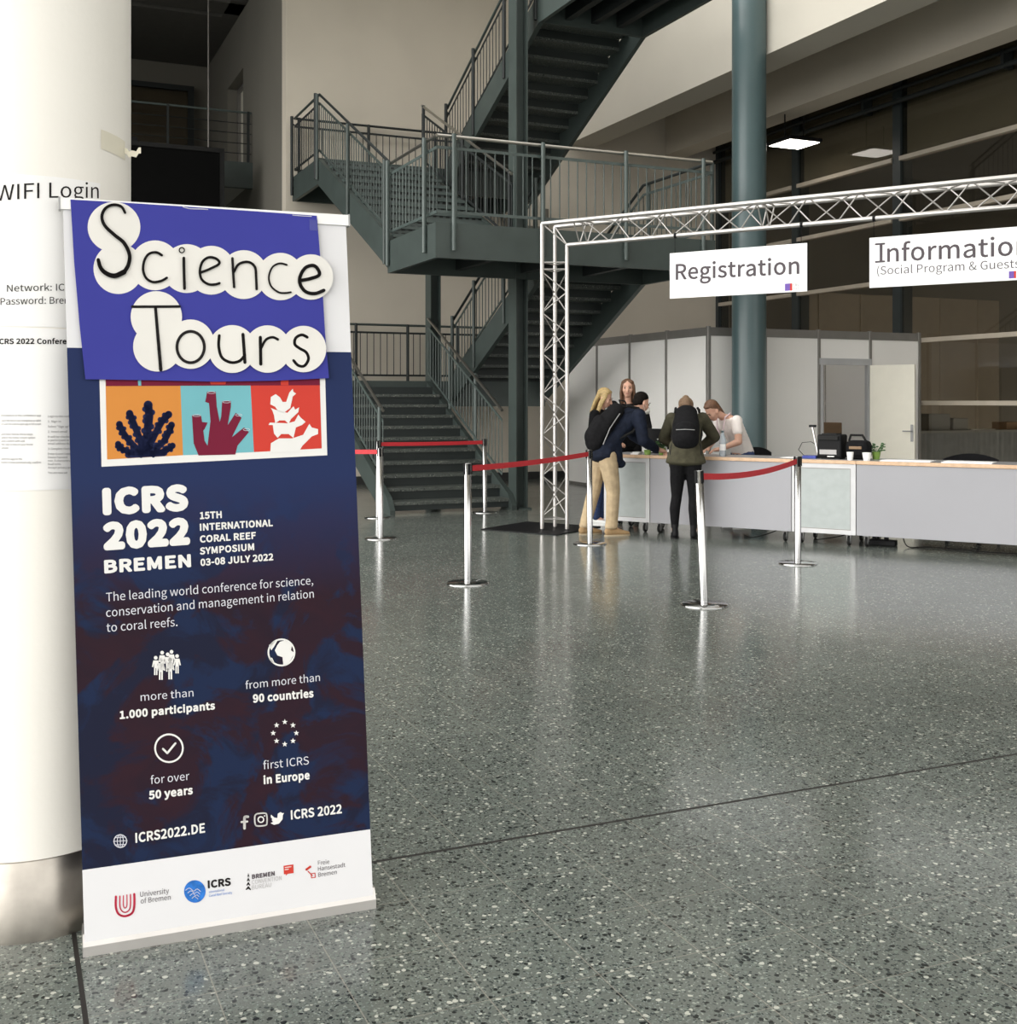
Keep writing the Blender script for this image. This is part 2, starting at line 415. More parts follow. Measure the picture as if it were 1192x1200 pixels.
class Ink:
    """flat printed shapes on a surface"""
    def __init__(k, surf, d=.0012): k.s = surf; k.d = d; k.mb = MB()
    def poly(k, pts, pix=True):
        st = [k.s.at(*p) for p in pts] if pix else pts
        tri = tessellate_polygon([[Vector((a, b, 0)) for a, b in st]])
        k.mb.add([k.s.pt(a, b, k.d) for a, b in st], [tuple(t) for t in tri]); return k
    def circ(k, x, y, r, n=28, ry=None):
        return k.poly([(x + r * math.cos(2 * PI * i / n), y + (ry or r) * math.sin(2 * PI * i / n)) for i in range(n)])
    def ring(k, x, y, r, w, n=32, ry=None):
        ry = ry or r
        for i in range(n):
            a, b = 2 * PI * i / n, 2 * PI * (i + 1) / n
            k.poly([(x + r * math.cos(a), y + ry * math.sin(a)), (x + r * math.cos(b), y + ry * math.sin(b)),
                    (x + (r - w) * math.cos(b), y + (ry - w) * math.sin(b)), (x + (r - w) * math.cos(a), y + (ry - w) * math.sin(a))])
        return k
    def stroke(k, pts, w, closed=False, smooth=True):
        if smooth and len(pts) > 2:
            P = [pts[0]] + list(pts) + [pts[-1]]; out = []
            for i in range(1, len(P) - 2):
                for j in range(5):
                    t = j / 5; q = []
                    for c in (0, 1):
                        a, b, c2, d = P[i - 1][c], P[i][c], P[i + 1][c], P[i + 2][c]
                        q.append(.5 * ((2 * b) + (-a + c2) * t + (2 * a - 5 * b + 4 * c2 - d) * t * t + (-a + 3 * b - 3 * c2 + d) * t ** 3))
                    out.append(tuple(q))
            out.append(pts[-1]); pts = out
        ww = (lambda i: w) if isinstance(w, (int, float)) else (lambda i: w[0] + (w[1] - w[0]) * i / max(1, len(pts) - 1))
        for i, (a, b) in enumerate(zip(pts[:-1], pts[1:])):
            dx, dy = b[0] - a[0], b[1] - a[1]; l = math.hypot(dx, dy) or 1; nx, ny = -dy / l, dx / l
            wa, wb = ww(i) / 2, ww(i + 1) / 2
            k.poly([(a[0] + nx * wa, a[1] + ny * wa), (b[0] + nx * wb, b[1] + ny * wb), (b[0] - nx * wb, b[1] - ny * wb), (a[0] - nx * wa, a[1] - ny * wa)])
        for i, a in enumerate(pts): k.circ(a[0], a[1], ww(i) / 2, 8)
        return k
    def text(k, s, left, right, cap, bold=0.0, font=True):
        cu = bpy.data.curves.new('t', 'FONT'); cu.body = s; cu.size = 1; cu.space_character = 1 + bold * 2; cu.resolution_u = 3
        if font and FONT: cu.font = FONT
        ob = bpy.data.objects.new('t', cu); C.objects.link(ob)
        dg = bpy.context.evaluated_depsgraph_get(); me = bpy.data.meshes.new_from_object(ob.evaluated_get(dg))
        xs = [v.co.x for v in me.vertices]; x0, x1 = min(xs), max(xs)
        a = k.s.at(*left); b = k.s.at(*right); c = k.s.at(left[0], left[1] - cap)
        H = (c[1] - a[1]) / CAPH; wsc = math.hypot(b[0] - a[0], b[1] - a[1]) / (x1 - x0 + 2 * bold)
        offs = [(0, 0)] if not bold else [(bold * q * math.cos(PI * j / 8), bold * q * math.sin(PI * j / 8)) for q in (1, .5) for j in range(16)] + [(0, 0)]
        hs_ = CAPH / (CAPH + 2 * bold); ybo = bold * hs_
        for oi, (ox, oy) in enumerate(offs):
            vs = []
            for v in me.vertices:
                f = (v.co.x - x0 + bold + ox) / (x1 - x0 + 2 * bold)
                vs.append(k.s.pt(a[0] + (b[0] - a[0]) * f, a[1] + (b[1] - a[1]) * f + (v.co.y * hs_ + ybo + oy) * H, k.d + oi * .000006))
            k.mb.add(vs, [tuple(p.vertices) for p in me.polygons])
        bpy.data.objects.remove(ob); bpy.data.curves.remove(cu); bpy.data.meshes.remove(me)
        return k
    def build(k, name, m, parent, T=None): return k.mb.build(name, m, parent, fixn=False)
def lines(surf, parent, m, name, rows, d=.0012):
    for r in rows: Ink(surf, d).text(*r).build(name, m, parent)
# ================================================================ THE BUILDING
B = lambda: MB(BLD)
RB = math.radians(23.8)
fl = MB(frame(0, 0, 23.8)); fl.box(-16, 14.2, -8, 30, -.2, 0)
struct(fl.build('floor', 'floor', origin=(0, 0, 0), rot=RB))
struct(B().box(-.12, 9.2, 5.6, 5.9, 0, 10).build('wall_back', 'wall'))
# side wall of the recess with a door opening on gallery level
DB0, DB1, DZ0, DZ1 = 9.5, 11.3, 6.22, 8.4
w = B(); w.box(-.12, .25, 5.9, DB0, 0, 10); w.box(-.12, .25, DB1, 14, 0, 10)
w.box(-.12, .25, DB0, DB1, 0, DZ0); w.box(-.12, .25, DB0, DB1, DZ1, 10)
struct(w.build('wall_recess_side', 'wall_dim'))
struct(B().box(-12, .25, 14, 14.3, 0, 10).build('wall_recess_back', 'wall_dim'))
struct(B().box(-12.3, -12, 5.6, 14.3, 0, 10).build('wall_recess_left', 'wall_dim'))
d = thing('door_1', None, None, BLD @ Vector((.2, 10.4, 6.22))); d['kind'] = 'structure'
B().box(.16, .20, DB0 + .08, DB1 - .08, DZ0, DZ1 - .08).build('door_leaf', 'door_leaf', d)
x = B(); x.box(.10, .22, DB0, DB0 + .08, DZ0, DZ1); x.box(.10, .22, DB1 - .08, DB1, DZ0, DZ1); x.box(.10, .22, DB0, DB1, DZ1 - .08, DZ1); x.box(.14, .22, 10.35, 10.45, DZ0, DZ1)
x.build('door_frame', 'profile', d)
# recess ceiling with two dark slots
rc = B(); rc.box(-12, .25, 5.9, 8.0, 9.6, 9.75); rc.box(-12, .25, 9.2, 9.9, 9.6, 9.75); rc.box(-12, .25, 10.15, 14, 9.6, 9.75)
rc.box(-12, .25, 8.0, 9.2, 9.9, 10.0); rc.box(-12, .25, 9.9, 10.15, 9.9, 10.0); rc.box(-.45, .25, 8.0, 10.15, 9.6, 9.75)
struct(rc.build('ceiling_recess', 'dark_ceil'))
x = B(); x.box(-16, 14.2, 5.6, 14.3, 10.0, 10.3); x.box(6.0, 14.2, -16, 5.6, 10, 10.3); x.box(-16, 6.0, -16, -8, 10, 10.3); x.box(-16, -7, -8, 5.6, 10, 10.3); x.box(-7, 6.0, 1.5, 5.6, 10, 10.3)  # unseen; its roof opening is shaped to set the daylight inside
for i in range(3): x.box(-7, 6.0, -6.0 + i * 2.4, -5.8 + i * 2.4, 10, 10.5)
struct(x.build('ceiling', 'ceil'))
# gallery slab + steel fascia, railing, glazed partition
sl = B(); sl.box(-12, -.12, 8.62, 14, 5.85, 6.2); struct(sl.build('trim_1', 'ceil'))
struct(B().box(-12, -.12, 8.5, 8.62, 5.73, 6.24).build('trim_2', 'steel'))
g = thing('gallery_railing', 'dark railing of thin horizontal bars along the upper left gallery', 'railing', BLD @ Vector((-3, 8.6, 6.2)))
for a in (-7.2, -5.4, -3.55, -1.75, -.2):
    B().bar((a, 8.56, 6.1), (a, 8.56, 7.26), .05 if a > -.3 or a < -1.8 else .045).build('post', 'steel_dark', g)
B().tube((-12, 8.56, 7.24), (-.14, 8.56, 7.24), .022).build('handrail', 'steel_light', g)
x = B()
for z in (6.42, 6.62, 6.82, 7.02): x.tube((-12, 8.56, z), (-.14, 8.56, z), .010, n=6)
x.build('rail', 'steel_dark', g)
wn = thing('window_1', None, None, BLD @ Vector((-4, 13.9, 6.2))); wn['kind'] = 'structure'
x = B(); x.box(-.62, -.48, 13.7, 13.8, 6.2, 9.0); x.box(-8, -.48, 13.7, 13.8, 8.9, 9.02); x.box(-4.2, -4.08, 13.7, 13.8, 6.2, 9.0); x.build('window_frame', 'steel_dark', wn)
B().box(-8, -.6, 13.74, 13.76, 6.2, 8.9).build('window_pane', 'glass', wn)
# hanging black screen with its two suspension rods
s = thing('suspended_screen', 'large black screen hanging below the upper left gallery', 'screen', BLD @ Vector((-3, 7.3, 4.2)))
B().box(-6.2, -.92, 7.25, 7.37, 3.9, 6.15).build('screen_panel', 'slot', s)
x = B(); x.box(-6.26, -.92, 7.22, 7.40, 6.12, 6.2); x.box(-.98, -.90, 7.22, 7.40, 3.9, 6.2); x.build('screen_frame', 'rubber', s)
for a in (-1.18, -5.9): B().tube((a, 7.31, 6.15), (a, 7.31, 9.62), .013).build('suspension_rod', 'profile', s)
x = B(); x.box(-2.75, -2.6, 7.26, 7.36, 6.205, 6.42); x.ball((-2.68, 7.3, 6.46), .07); x.box(-2.66, -2.45, 7.26, 7.36, 6.205, 6.28)
tag(x.build('spotlight', 'black'), 'small black spotlight on the top edge of the hanging screen', 'spotlight')

# big concrete beams running away into the back wall
tag(B().box(5.4, 6.0, -16, 5.6, 6.5, 10).build('ceiling_beam', 'beam'), 'pale concrete beam passing behind the round green column', 'beam', kind='structure')
tag(B().box(7.65, 8.15, -16, 5.6, 6.5, 10).build('ceiling_beam', 'wall'), 'second concrete beam, nearer the dark glazed wall', 'beam', kind='structure')
# glazed wall on the right: mullions, rails, panes, blinds and a partition behind the glass
GA = 8.9
mus = [5.55, 3.0, .33, -2.35, -5.0, -7.7, -10.4]
k = 0
for b1, b0 in zip(mus[:-1], mus[1:]):
    k += 1
    w = thing('window_%d' % (k + 1), None, None, BLD @ Vector((GA, (b0 + b1) / 2, 0))); w['kind'] = 'structure'
    x = B(); x.box(GA - .04, GA + .22, b0 - .09, b0 + .09, 0, 6.9)
    if k == 1: x.box(GA - .04, GA + .22, b1 - .05, b1 + .05, 0, 6.9)
    x.build('window_mullion', 'mull', w)
    x = B()
    for z in (.45, 1.47, 2.48, 3.49, 4.5, 5.5): x.box(GA - .07, GA + .06, b0 + .09, b1 - .09, z - .035, z + .035)
    x.build('window_rail', 'rail_beige', w)
    B().box(GA + .0, GA + .012, b0 + .09, b1 - .09, .05, 6.85).build('window_pane', 'glass', w)
    B().box(GA + .10, GA + .11, b0 + .1, b1 - .1, 5.54, 6.85).build('roller_blind', 'blind', w)
struct(B().box(GA - .04, GA + .3, -16, 5.6, 6.9, 10).build('wall_right', 'hallpanel'))
x = B(); x.box(9.2, 14, 3.0, 3.1, 0, 3.55)
for i in range(5): x.box(9.4 + i * 1.0, 9.45 + i * 1.0, 2.97, 3.0, 0, 3.55)
struct(x.build('wall_hall_partition', 'hallpanel'))
struct(B().box(-16, 14.2, -17, -16.8, 6.0, 10.3).build('wall_light_block', 'wall'))  # unseen upper wall, added behind the camera to block light from there
struct(B().box(14, 14.2, -16, 5.6, 0, 10).build('wall_hall_end', 'wall_dim'))
struct(B().box(9.2, 14.2, 5.6, 5.9, 0, 10).build('wall_hall_back', 'wall_dim'))
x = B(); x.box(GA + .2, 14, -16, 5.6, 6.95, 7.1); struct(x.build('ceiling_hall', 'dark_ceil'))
x = B()
x.tube((8.75, -14, 6.62), (8.75, 5.5, 6.62), .03); x.tube((8.75, -14, 6.42), (8.75, 5.5, 6.42), .04)
for b in (-8, -5, -2, 1, 4): x.box(8.72, 8.92, b - .03, b + .03, 6.38, 6.66)
tag(x.build('pipe_run', 'steel_dark'), 'pair of dark pipes running along above the glazed wall', 'pipe')
# duct elbow on the back wall behind the platform railing
x = B(); x.path([(4.0, 5.5, 6.5), (4.0, 5.5, 5.0), (4.15, 5.5, 4.8), (4.9, 5.5, 4.8), (4.9, 5.5, 5.2)], .06)
tag(x.build('wall_pipe', 'wall_dim'), 'bent conduit on the beige wall behind the platform railing', 'pipe')
struct(B().box(-.1, 8.9, 5.55, 5.6, 0, .14).build('baseboard_back', 'baseb'))
# hanging rectangular lamp
def lamp(a, b, z, label):
    l = thing('pendant_lamp', label, 'lamp', BLD @ Vector((a, b, z)))
    B().bbox(a - .35, a + .35, b - .33, b + .33, z, z + .06, .01).build('lamp_housing', 'black', l)
    B().box(a - .31, a + .31, b - .29, b + .29, z - .01, z).build('lamp_diffuser', 'lamp', l)
    for q in (-.2, .2): B().tube((a + q, b, z + .06), (a + q, b, 6.5 if abs(a + q - 7.9) < .25 else 9.98), .012, n=6).build('suspension_cord', 'black', l)
lamp(8.0, 1.9, 6.0, 'lit rectangular lamp hanging beside the round green column')

# ---------------------------------------------------------------- columns
tag(B().lathe([(.245, 0), (.245, 10)], (5.20, -.68, 0), 48).build('round_column', 'teal'), 'round dark green column behind the reception counter', 'column')
def ibeam(a, b, z1, label, m='steel'):
    x = B(); x.box(a - .09, a - .075, b - .13, b + .13, 0, z1); x.box(a + .075, a + .09, b - .13, b + .13, 0, z1); x.box(a - .075, a + .075, b - .008, b + .008, 0, z1)
    x.box(a - .06, a + .14, b - .15, b + .15, 0, .02); x.box(a + .095, a + .12, b - .03, b + .03, 0, z1)
    return tag(x.build('steel_column', m), label, 'column')
ibeam(1.885, .10, 10, 'tall dark green steel column at the foot of the stairs')
ibeam(1.885, 3.55, 4.98, 'dark steel column behind the lowest stair flight')

# ---------------------------------------------------------------- steel staircase
st = thing('staircase', 'dark green steel switchback staircase with landings and bar railings', 'staircase', BLD @ Vector((1.9, 1.5, 0)))
Z0, Z1, Z2, Z3, Z4 = 0.0, 1.77, 3.55, 5.36, 7.15
def flight(a0, a1, b0, b1, z0, z1, n, riser='riser', tread='tread', feet=False):
    run = (b1 - b0) / n; rise = (z1 - z0) / n; sg = 1 if b1 > b0 else -1
    for i in range(n):
        zt = z0 + rise * (i + 1); p = b0 + run * i; q = p + run
        lo, hi = sorted((p - sg * .025, q + sg * .01))
        if i < n - 1: B().box(a0 + .03, a1 - .03, lo, hi, zt - .045, zt).build('tread', tread, st)
        B().box(a0 + .03, a1 - .03, min(p, p + sg * .012), max(p, p + sg * .012), zt - rise + (.0 if i else .04), zt - .045).build('riser', riser, st)
    s = (z1 - z0) / (b1 - b0); e = .12
    for a in (a0, a1):
        if feet: poly = [(b0 - .12, 0), (b0 + .25, 0), (b1, z1 - .36), (b1, z1 + .06), (b0 + .02, z0 + rise + .06), (b0 - .12, .06)]
        else: poly = [(b0, z0 - .30), (b0, z0 + .14), (b1, z1 + .14 if False else z1 + .06), (b1, z1 - .36)]
        B().prism([(u, v) for u, v in poly], a - .035, a + .035, 'yz').build('stringer', 'steel', st)
def slab(a0, a1, b0, b1, z, mtop='tread'):
    B().box(a0, a1, b0, b1, z - .06, z).build('landing_slab', mtop, st)
    x = B()
    x.box(a0 - .03, a1 + .03, b0 - .03, b0 + .03, z - .36, z + .06); x.box(a0 - .03, a1 + .03, b1 - .03, b1 + .03, z - .36, z + .04)
    x.box(a0 - .03, a0 + .03, b0 + .03, b1 - .03, z - .36, z + .06); x.box(a1 - .03, a1 + .03, b0 + .03, b1 - .03, z - .36, z + .06)
    x.build('edge_girder', 'steel', st)
    x = B(); n = 4
    for i in range(1, n): q = a0 + (a1 - a0) * i / n; x.box(q - .05, q + .05, b0 + .03, b1 - .03, z - .28, z - .06)
    x.build('joist', 'steel_dark', st)  # same stair paint, underside shade put into the joist colour
W0, W1 = 1.75, 1.75
A_, B_ = (0.0, 1.75), (2.2, 3.85)
slab(0, 3.85, 3.42, 5.2, Z1)
slab(0, 3.85, -1.75, .02, Z2)
slab(0, 3.85, 3.72, 5.45, Z3)
slab(2.2, 3.85, -1.75, .02, Z4)
flight(A_[0], A_[1], .05, 3.42, Z0, Z1, 11, feet=True)
flight(B_[0], B_[1], 3.42, .02, Z1, Z2, 11)
flight(A_[0], A_[1], .02, 3.72, Z2, Z3, 11, riser='perf', tread='steel_light')
flight(B_[0], B_[1], 3.72, .02, Z3, Z4, 11)

def railing(pts, m='steel', hm='steel_light', posts=(), sp=.125, drop=.33, out=(0, 0), ends=True, hh=1.03):
    """pts: base line (top of girder / nosing line) as (a,b,z)"""
    P = [Vector(p) for p in pts]
    B().path([p + Vector((0, 0, hh)) for p in P], .021, n=10).build('handrail', hm, st)
    x = B()
    for p, q in zip(P[:-1], P[1:]):
        for h in (.13, hh - .14): x.bar(p + Vector((0, 0, h)), q + Vector((0, 0, h)), .012, .035)
        L = math.hypot(q.x - p.x, q.y - p.y); n = max(1, int(round(L / sp)))
        for i in range(n + 1):
            c = p.lerp(q, i / n); x.tube(c + Vector((0, 0, .13)), c + Vector((0, 0, hh - .14)), .0075, n=6)
    x.build('baluster_panel', m, st)
    for (i, t) in posts:
        c = P[i].lerp(P[i + 1], t) + Vector((out[0], out[1], 0))
        y = B().tube(c + Vector((0, 0, -drop)), c + Vector((0, 0, hh + .02)), .027, n=10)
        if out != (0, 0):
            y.box(c.x - .02 - out[0] * .8, c.x + .02, c.y - .02, c.y + .02 - out[1] * .8, c.z - .22, c.z - .18)
            y.box(c.x - .02 - out[0] * .8, c.x + .02, c.y - .02, c.y + .02 - out[1] * .8, c.z - .08, c.z - .04)
            y.bar(c + Vector((0, 0, hh - .1)), c + Vector((-out[0], -out[1], hh - .14)), .02)
        y.build('railing_post', m, st)
    return
g = .06
# platform on the first upper level
railing([(0, -1.75, Z2 + g), (3.85, -1.75, Z2 + g)], 'steel_light', 'hand', [(0, .05), (0, .353), (0, .655), (0, .955)], out=(0, -.06))
railing([(0, -1.75, Z2 + g), (0, .02, Z2 + g)], 'steel_light', 'hand', [(0, .16), (0, .97)], out=(-.06, 0))
railing([(3.85, -1.75, Z2 + g), (3.85, .02, Z2 + g), (3.85, 3.42, Z1 + g)], 'steel', 'steel_dark', [(0, .05), (0, .97), (1, .5)], out=(.06, 0))
railing([(2.2, .02, Z2 + g), (2.2, 3.42, Z1 + g)], 'steel', 'steel_dark', [(0, .02), (0, .35), (0, .7), (0, .98)], out=(-.05, 0))
# flight up from the platform, outer and inner side
railing([(0, .02, Z2 + g), (0, 3.72, Z3 + g)], 'steel', 'steel_dark', [(0, .02), (0, .5), (0, .98)], out=(-.06, 0))
railing([(1.75, .02, Z2 + g), (1.75, 3.72, Z3 + g)], 'steel_dark', 'hand', [(0, .02), (0, .5), (0, .98)])
railing([(0, 3.72, Z3 + g), (0, 5.45, Z3 + g)], 'steel_dark', 'steel', [(0, .02), (0, .97)], out=(-.06, 0))
railing([(0, 5.45, Z3 + g), (3.85, 5.45, Z3 + g)], 'steel_dark', 'steel_dark', [(0, .02), (0, .35), (0, .68), (0, .97)])
railing([(2.2, 3.72, Z3 + g), (2.2, .02, Z4 + g)], 'steel_dark', 'steel', [(0, .02), (0, .35), (0, .68), (0, .98)], out=(-.05, 0))
railing([(3.85, 3.72, Z3 + g), (3.85, .02, Z4 + g)], 'steel_dark', 'steel_dark', [(0, .02), (0, .5), (0, .98)])
# first landing and lowest flight
railing([(0, 5.2, Z1 + g), (3.85, 5.2, Z1 + g)], 'steel_dark', 'steel', [(0, .02), (0, .27), (0, .52), (0, .77), (0, .98)])
railing([(0, 3.42, Z1 + g), (0, 5.2, Z1 + g)], 'steel_dark', 'steel', [(0, .02), (0, .98)])
railing([(0, .35, .34), (0, 3.42, Z1 + g)], 'steel_light', 'hand', [(0, .02), (0, .5)], drop=.2, out=(-.03, 0))
railing([(1.75, .35, .34), (1.75, 3.42, Z1 + g)], 'steel_light', 'hand', [(0, .35), (0, .7)], drop=.2, out=(.03, 0))
railing([(2.2, -1.75, Z4 + g), (3.85, -1.75, Z4 + g)], 'steel_dark', 'steel', [(0, .05), (0, .95)], out=(0, -.06))

# ---------------------------------------------------------------- exhibition booth
BA, BB = 4.79, -.25      # near corner
b = thing('exhibition_booth', 'white panelled booth with grey top band behind the counter', 'booth', BLD @ Vector((BA + 2, BB + 2, 0)))
BOO = MB(BLD @ Matrix.Translation((BA, BB, 0)))
def bo(): return MB(BLD @ Matrix.Translation((BA, BB, 0)))
SL = 1.14
for i in range(4):
    y0, y1 = i * SL, (i + 1) * SL
    bo().box(-.012, .012, y0 + .025, y1 - .025, .05, 2.46).build('wall_panel', 'booth', b)
for i in range(5): bo().bbox(-.03, .03, i * SL - .025, i * SL + .025, 0, 2.60, .006).build('upright', 'profile', b)
bo().box(-.022, .022, .0, 4 * SL, 2.46, 2.585).build('top_band', 'profile', b)
bo().box(-.02, .02, .0, 4 * SL, .0, .05).build('bottom_rail', 'profile', b)
FW = 1.0
for i in range(4):
    z0 = .05
    if i == 2: bo().box(i * FW + .025, (i + 1) * FW - .025, -.012, .012, 2.16, 2.46).build('wall_panel', 'booth', b)
    else: bo().box(i * FW + .025, (i + 1) * FW - .025, -.012, .012, .05, 2.46).build('wall_panel', 'booth', b)
for i in range(5): bo().bbox(i * FW - .025, i * FW + .025, -.03, .03, 0, 2.60, .006).build('upright', 'profile', b)
bo().box(0, 4 * FW, -.022, .022, 2.46, 2.585).build('top_band', 'profile', b)
bo().box(2 * FW, 3 * FW, -.05, .03, 2.06, 2.16).build('door_lintel', 'alu_frame', b)
x = bo(); x.box(2 * FW + .02, 2 * FW + .07, -.04, .03, 0, 2.06); x.box(3 * FW - .07, 3 * FW - .02, -.04, .03, 0, 2.06); x.build('door_frame', 'alu_frame', b)
# back walls of the booth
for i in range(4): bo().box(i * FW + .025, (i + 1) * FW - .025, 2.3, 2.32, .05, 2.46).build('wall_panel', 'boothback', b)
for i in range(3): bo().box(4 * FW - .012, 4 * FW + .012, i * 1.14 + .02, i * 1.14 + 1.12, .05, 2.46).build('wall_panel', 'booth', b)
bo().bbox(2.5, 2.55, 2.25, 2.3, 0, 2.55, .005).build('upright', 'profile', b)
# open door leaf
hp = BLD @ Vector((BA + 3 * FW - .03, BB - .05, 0))
DF = Matrix.Translation(hp) @ Matrix.Rotation(math.radians(-42), 4, 'Z')
dl = MB(DF); dl.bbox(0, .72, -.02, .02, .02, 2.06, .004)
dd = dl.build('booth_door', 'door_leaf', b)
x = MB(DF); x.bbox(.66, .70, -.035, -.02, .88, 1.14, .004); x.tube((.68, -.03, 1.04), (.68, -.075, 1.04), .010); x.tube((.69, -.07, 1.04), (.55, -.07, 1.04), .010)
x.build('door_handle', 'castgrey', dd)
# table and box seen through the doorway and at the right behind the glass
x = bo(); x.box(2.5, 3.4, 1.0, 1.6, .70, .74)
t = thing('side_table', 'brown table with a box, seen through the booth doorway', 'table', BLD @ Vector((BA + 2.9, BB + 1.3, 0)))
x.build('tabletop', 'beech', t)
for p, q in ((2.55, 1.05), (3.35, 1.05), (2.55, 1.55), (3.35, 1.55)): bo().box(p - .02, p + .02, q - .02, q + .02, 0, .70).build('leg', 'castgrey', t)
tag(bo().bbox(2.95, 3.38, 1.1, 1.5, .74, 1.14, .01).build('cardboard_box', 'boxbrown'), 'brown box on the table inside the booth doorway', 'box')
# skirted table in the hall behind the glass
TC = (11.6, 1.6)
TT = BLD @ Matrix.Translation((TC[0], TC[1], 0))
T = thing('skirted_table', 'long table with pleated grey skirt behind the glazed wall', 'table', TT @ Vector((0, 0, 0)))
path = [(-2.2, .38), (-2.2, -.38), (2.2, -.38), (2.2, .38)]
pts = []
for (p, q) in zip(path[:-1], path[1:]):
    k = int(math.hypot(q[0] - p[0], q[1] - p[1]) / .03)
    for i in range(k): t_ = i / k; pts.append((p[0] + (q[0] - p[0]) * t_, p[1] + (q[1] - p[1]) * t_))
vs = []
for i, (x_, y_) in enumerate(pts):
    o_ = .012 * math.sin(i * 1.5); vs += [(x_ - o_, y_ - o_, .02), (x_ - o_ * .4, y_ - o_ * .4, .93)]
MB(TT).add(vs, [(2 * i, 2 * i + 2, 2 * i + 3, 2 * i + 1) for i in range(len(pts) - 1)], True).build('table_skirt', 'skirt', T)
MB(TT).box(-2.25, 2.25, -.4, .4, .93, .97).build('tabletop', 'boxgrey', T)
def boxon(a, b_, z, w, d, h, m, label, cat='box', name='storage_box'):
    return tag(B().bbox(a - w / 2, a + w / 2, b_ - d / 2, b_ + d / 2, z, z + h, .008).build(name, m), label, cat)
boxon(10.75, 1.5, .97, .5, .4, .30, 'boxgrey', 'taller grey carton on the skirted table, next to the booth')
boxon(11.2, 1.45, .97, .35, .4, .22, 'boxgrey', 'lower grey carton on the skirted table, right of the taller one')
boxon(12.75, 1.5, .97, .7, .35, .14, 'boxbrown', 'shallow brown box on the skirted table at the right edge')
tag(B().box(11.6, 12.2, 1.4, 1.75, .97, .985).build('paper_sheet', 'paper'), 'white papers lying on the skirted table', 'paper')
# ================================================================ WHITE COLUMN AND ITS NOTICES
CX, CY, CR = -1.42, 3.45, .275
c = thing('white_column', 'thick white round column with a brushed steel foot, behind the banner', 'column', (CX, CY, 0))
MB().lathe([(CR, .22), (CR, 10)], (CX, CY, 0), 96).build('column_shaft', 'white_col', c)
MB().lathe([(CR + .004, 0), (CR + .004, .222), (CR, .226)], (CX, CY, 0), 96).build('steel_foot', 'inox', c)
cyl = Cyl(CX, CY, CR)
def sheet(s0, s1, z0, z1, d=.0015, jag=0.0):
    m = MB(); n = 40; vs = []
    for i in range(n + 1):
        s = s0 + (s1 - s0) * i / n
        for z in (z0, z1): vs.append(cyl.pt(s, z + (jag * math.sin(i * .3) if z == z1 else 0), d))
    m.add(vs, [(2 * i, 2 * i + 2, 2 * i + 3, 2 * i + 1) for i in range(n)], True); return m
sa = cyl.at(117, 300); top = cyl.at(60, 207)[1]; mid = cyl.at(40, 383)[1]; bot = cyl.at(60, 574)[1]
p1 = thing('wifi_notice', 'white WIFI Login notice on the white column', 'notice', cyl.pt(0, mid, .002))
sheet(sa[0] - .30, sa[0], mid, top).build('paper_sheet', 'paper', p1)
lines(cyl, p1, 'ink', 'lettering', [('WIFI Login', (-5, 236), (115, 232.5), 18), ('Network: ICRS2022', (8.5, 342), (112, 341), 8), ('Password: Bremen', (1, 357.5), (95, 356), 8)], .0028)
p2 = thing('conference_app_notice', 'white conference app notice under the WIFI notice on the column', 'notice', cyl.pt(0, bot, .002))
sheet(sa[0] - .31, sa[0] + .0, bot, mid - .004).build('paper_sheet', 'paper', p2)
k = Ink(cyl, .0028)
k.text('ICRS 2022 Conference', (-3, 403.5), (92, 403.5), 6.5, .012)
k.build('heading', 'ink', p2)
L1 = [('Installation of the conference app', 488), ('Open the link on your smartphone or tablet', 494), ('or scan the code to open app in full screen', 498), ('and then follow these steps', 510),
      ('select the home screen option', 514), ('and confirm with add', 518), ('the app is now on your home', 522), ('screen', 526), ('Add the app to the', 539), ('home screen automatically, confirm', 543)]
lines(cyl, p2, 'inkgrey', 'small_print', [(s, (2, y), (2 + min(46, len(s) * 1.35), y), 2.4) for s, y in L1], .0028)
L2 = [('Login to the conference app', 489), ('1. Sign in', 495), ('Select "Sign up" to', 501), ('2. Insert email', 507), ('It will be checked', 513), ('a participant in the', 517), ('email address that', 521), ('3. Complete check', 527),
      ('Enter Event Code if', 533), ('Choose Password', 537), ('min. 8 characters', 541), ('Read terms', 545), ('Accept privacy policy', 549), ('You are now set', 555)]
lines(cyl, p2, 'inkgrey', 'small_print', [(s, (56, y), (56 + min(40, len(s) * 1.5), y), 2.4) for s, y in L2], .0028)
# strip of masking tape with its loose curled end at the column's edge
a0, z0 = cyl.at(118, 165); a1, z1 = cyl.at(146, 170)
m = MB(); vs = []
for i in range(9):
    s = a0 + (a1 - a0) * i / 8
    for z in (z0 - .028, z0 + .028): vs.append(cyl.pt(s, z + .01 * (4 - i) / 8, .0015))
m.add(vs, [(2 * i, 2 * i + 2, 2 * i + 3, 2 * i + 1) for i in range(8)], True)
tp = thing('tape_strip', 'strip of pale masking tape peeling off the column above the notices', 'tape', cyl.pt(a0, z0 - .03, .002))
m.build('stuck_tape', 'tape', tp)
m = MB(); e = cyl.pt(a1, z0, .004); vs = []
for i in range(8):
    t = i / 7; q = e + Vector((.055 * t, -.012 - .02 * t, -.006 - .012 * math.sin(t * 3)))
    for z in (-.010, .008): vs.append(q + Vector((0, 0, z + .004 * math.sin(i * 2.3))))
    vs += []
m.add(vs, [(2 * i, 2 * i + 2, 2 * i + 3, 2 * i + 1) for i in range(7)], True)
m.build('curled_end', 'tape', tp)

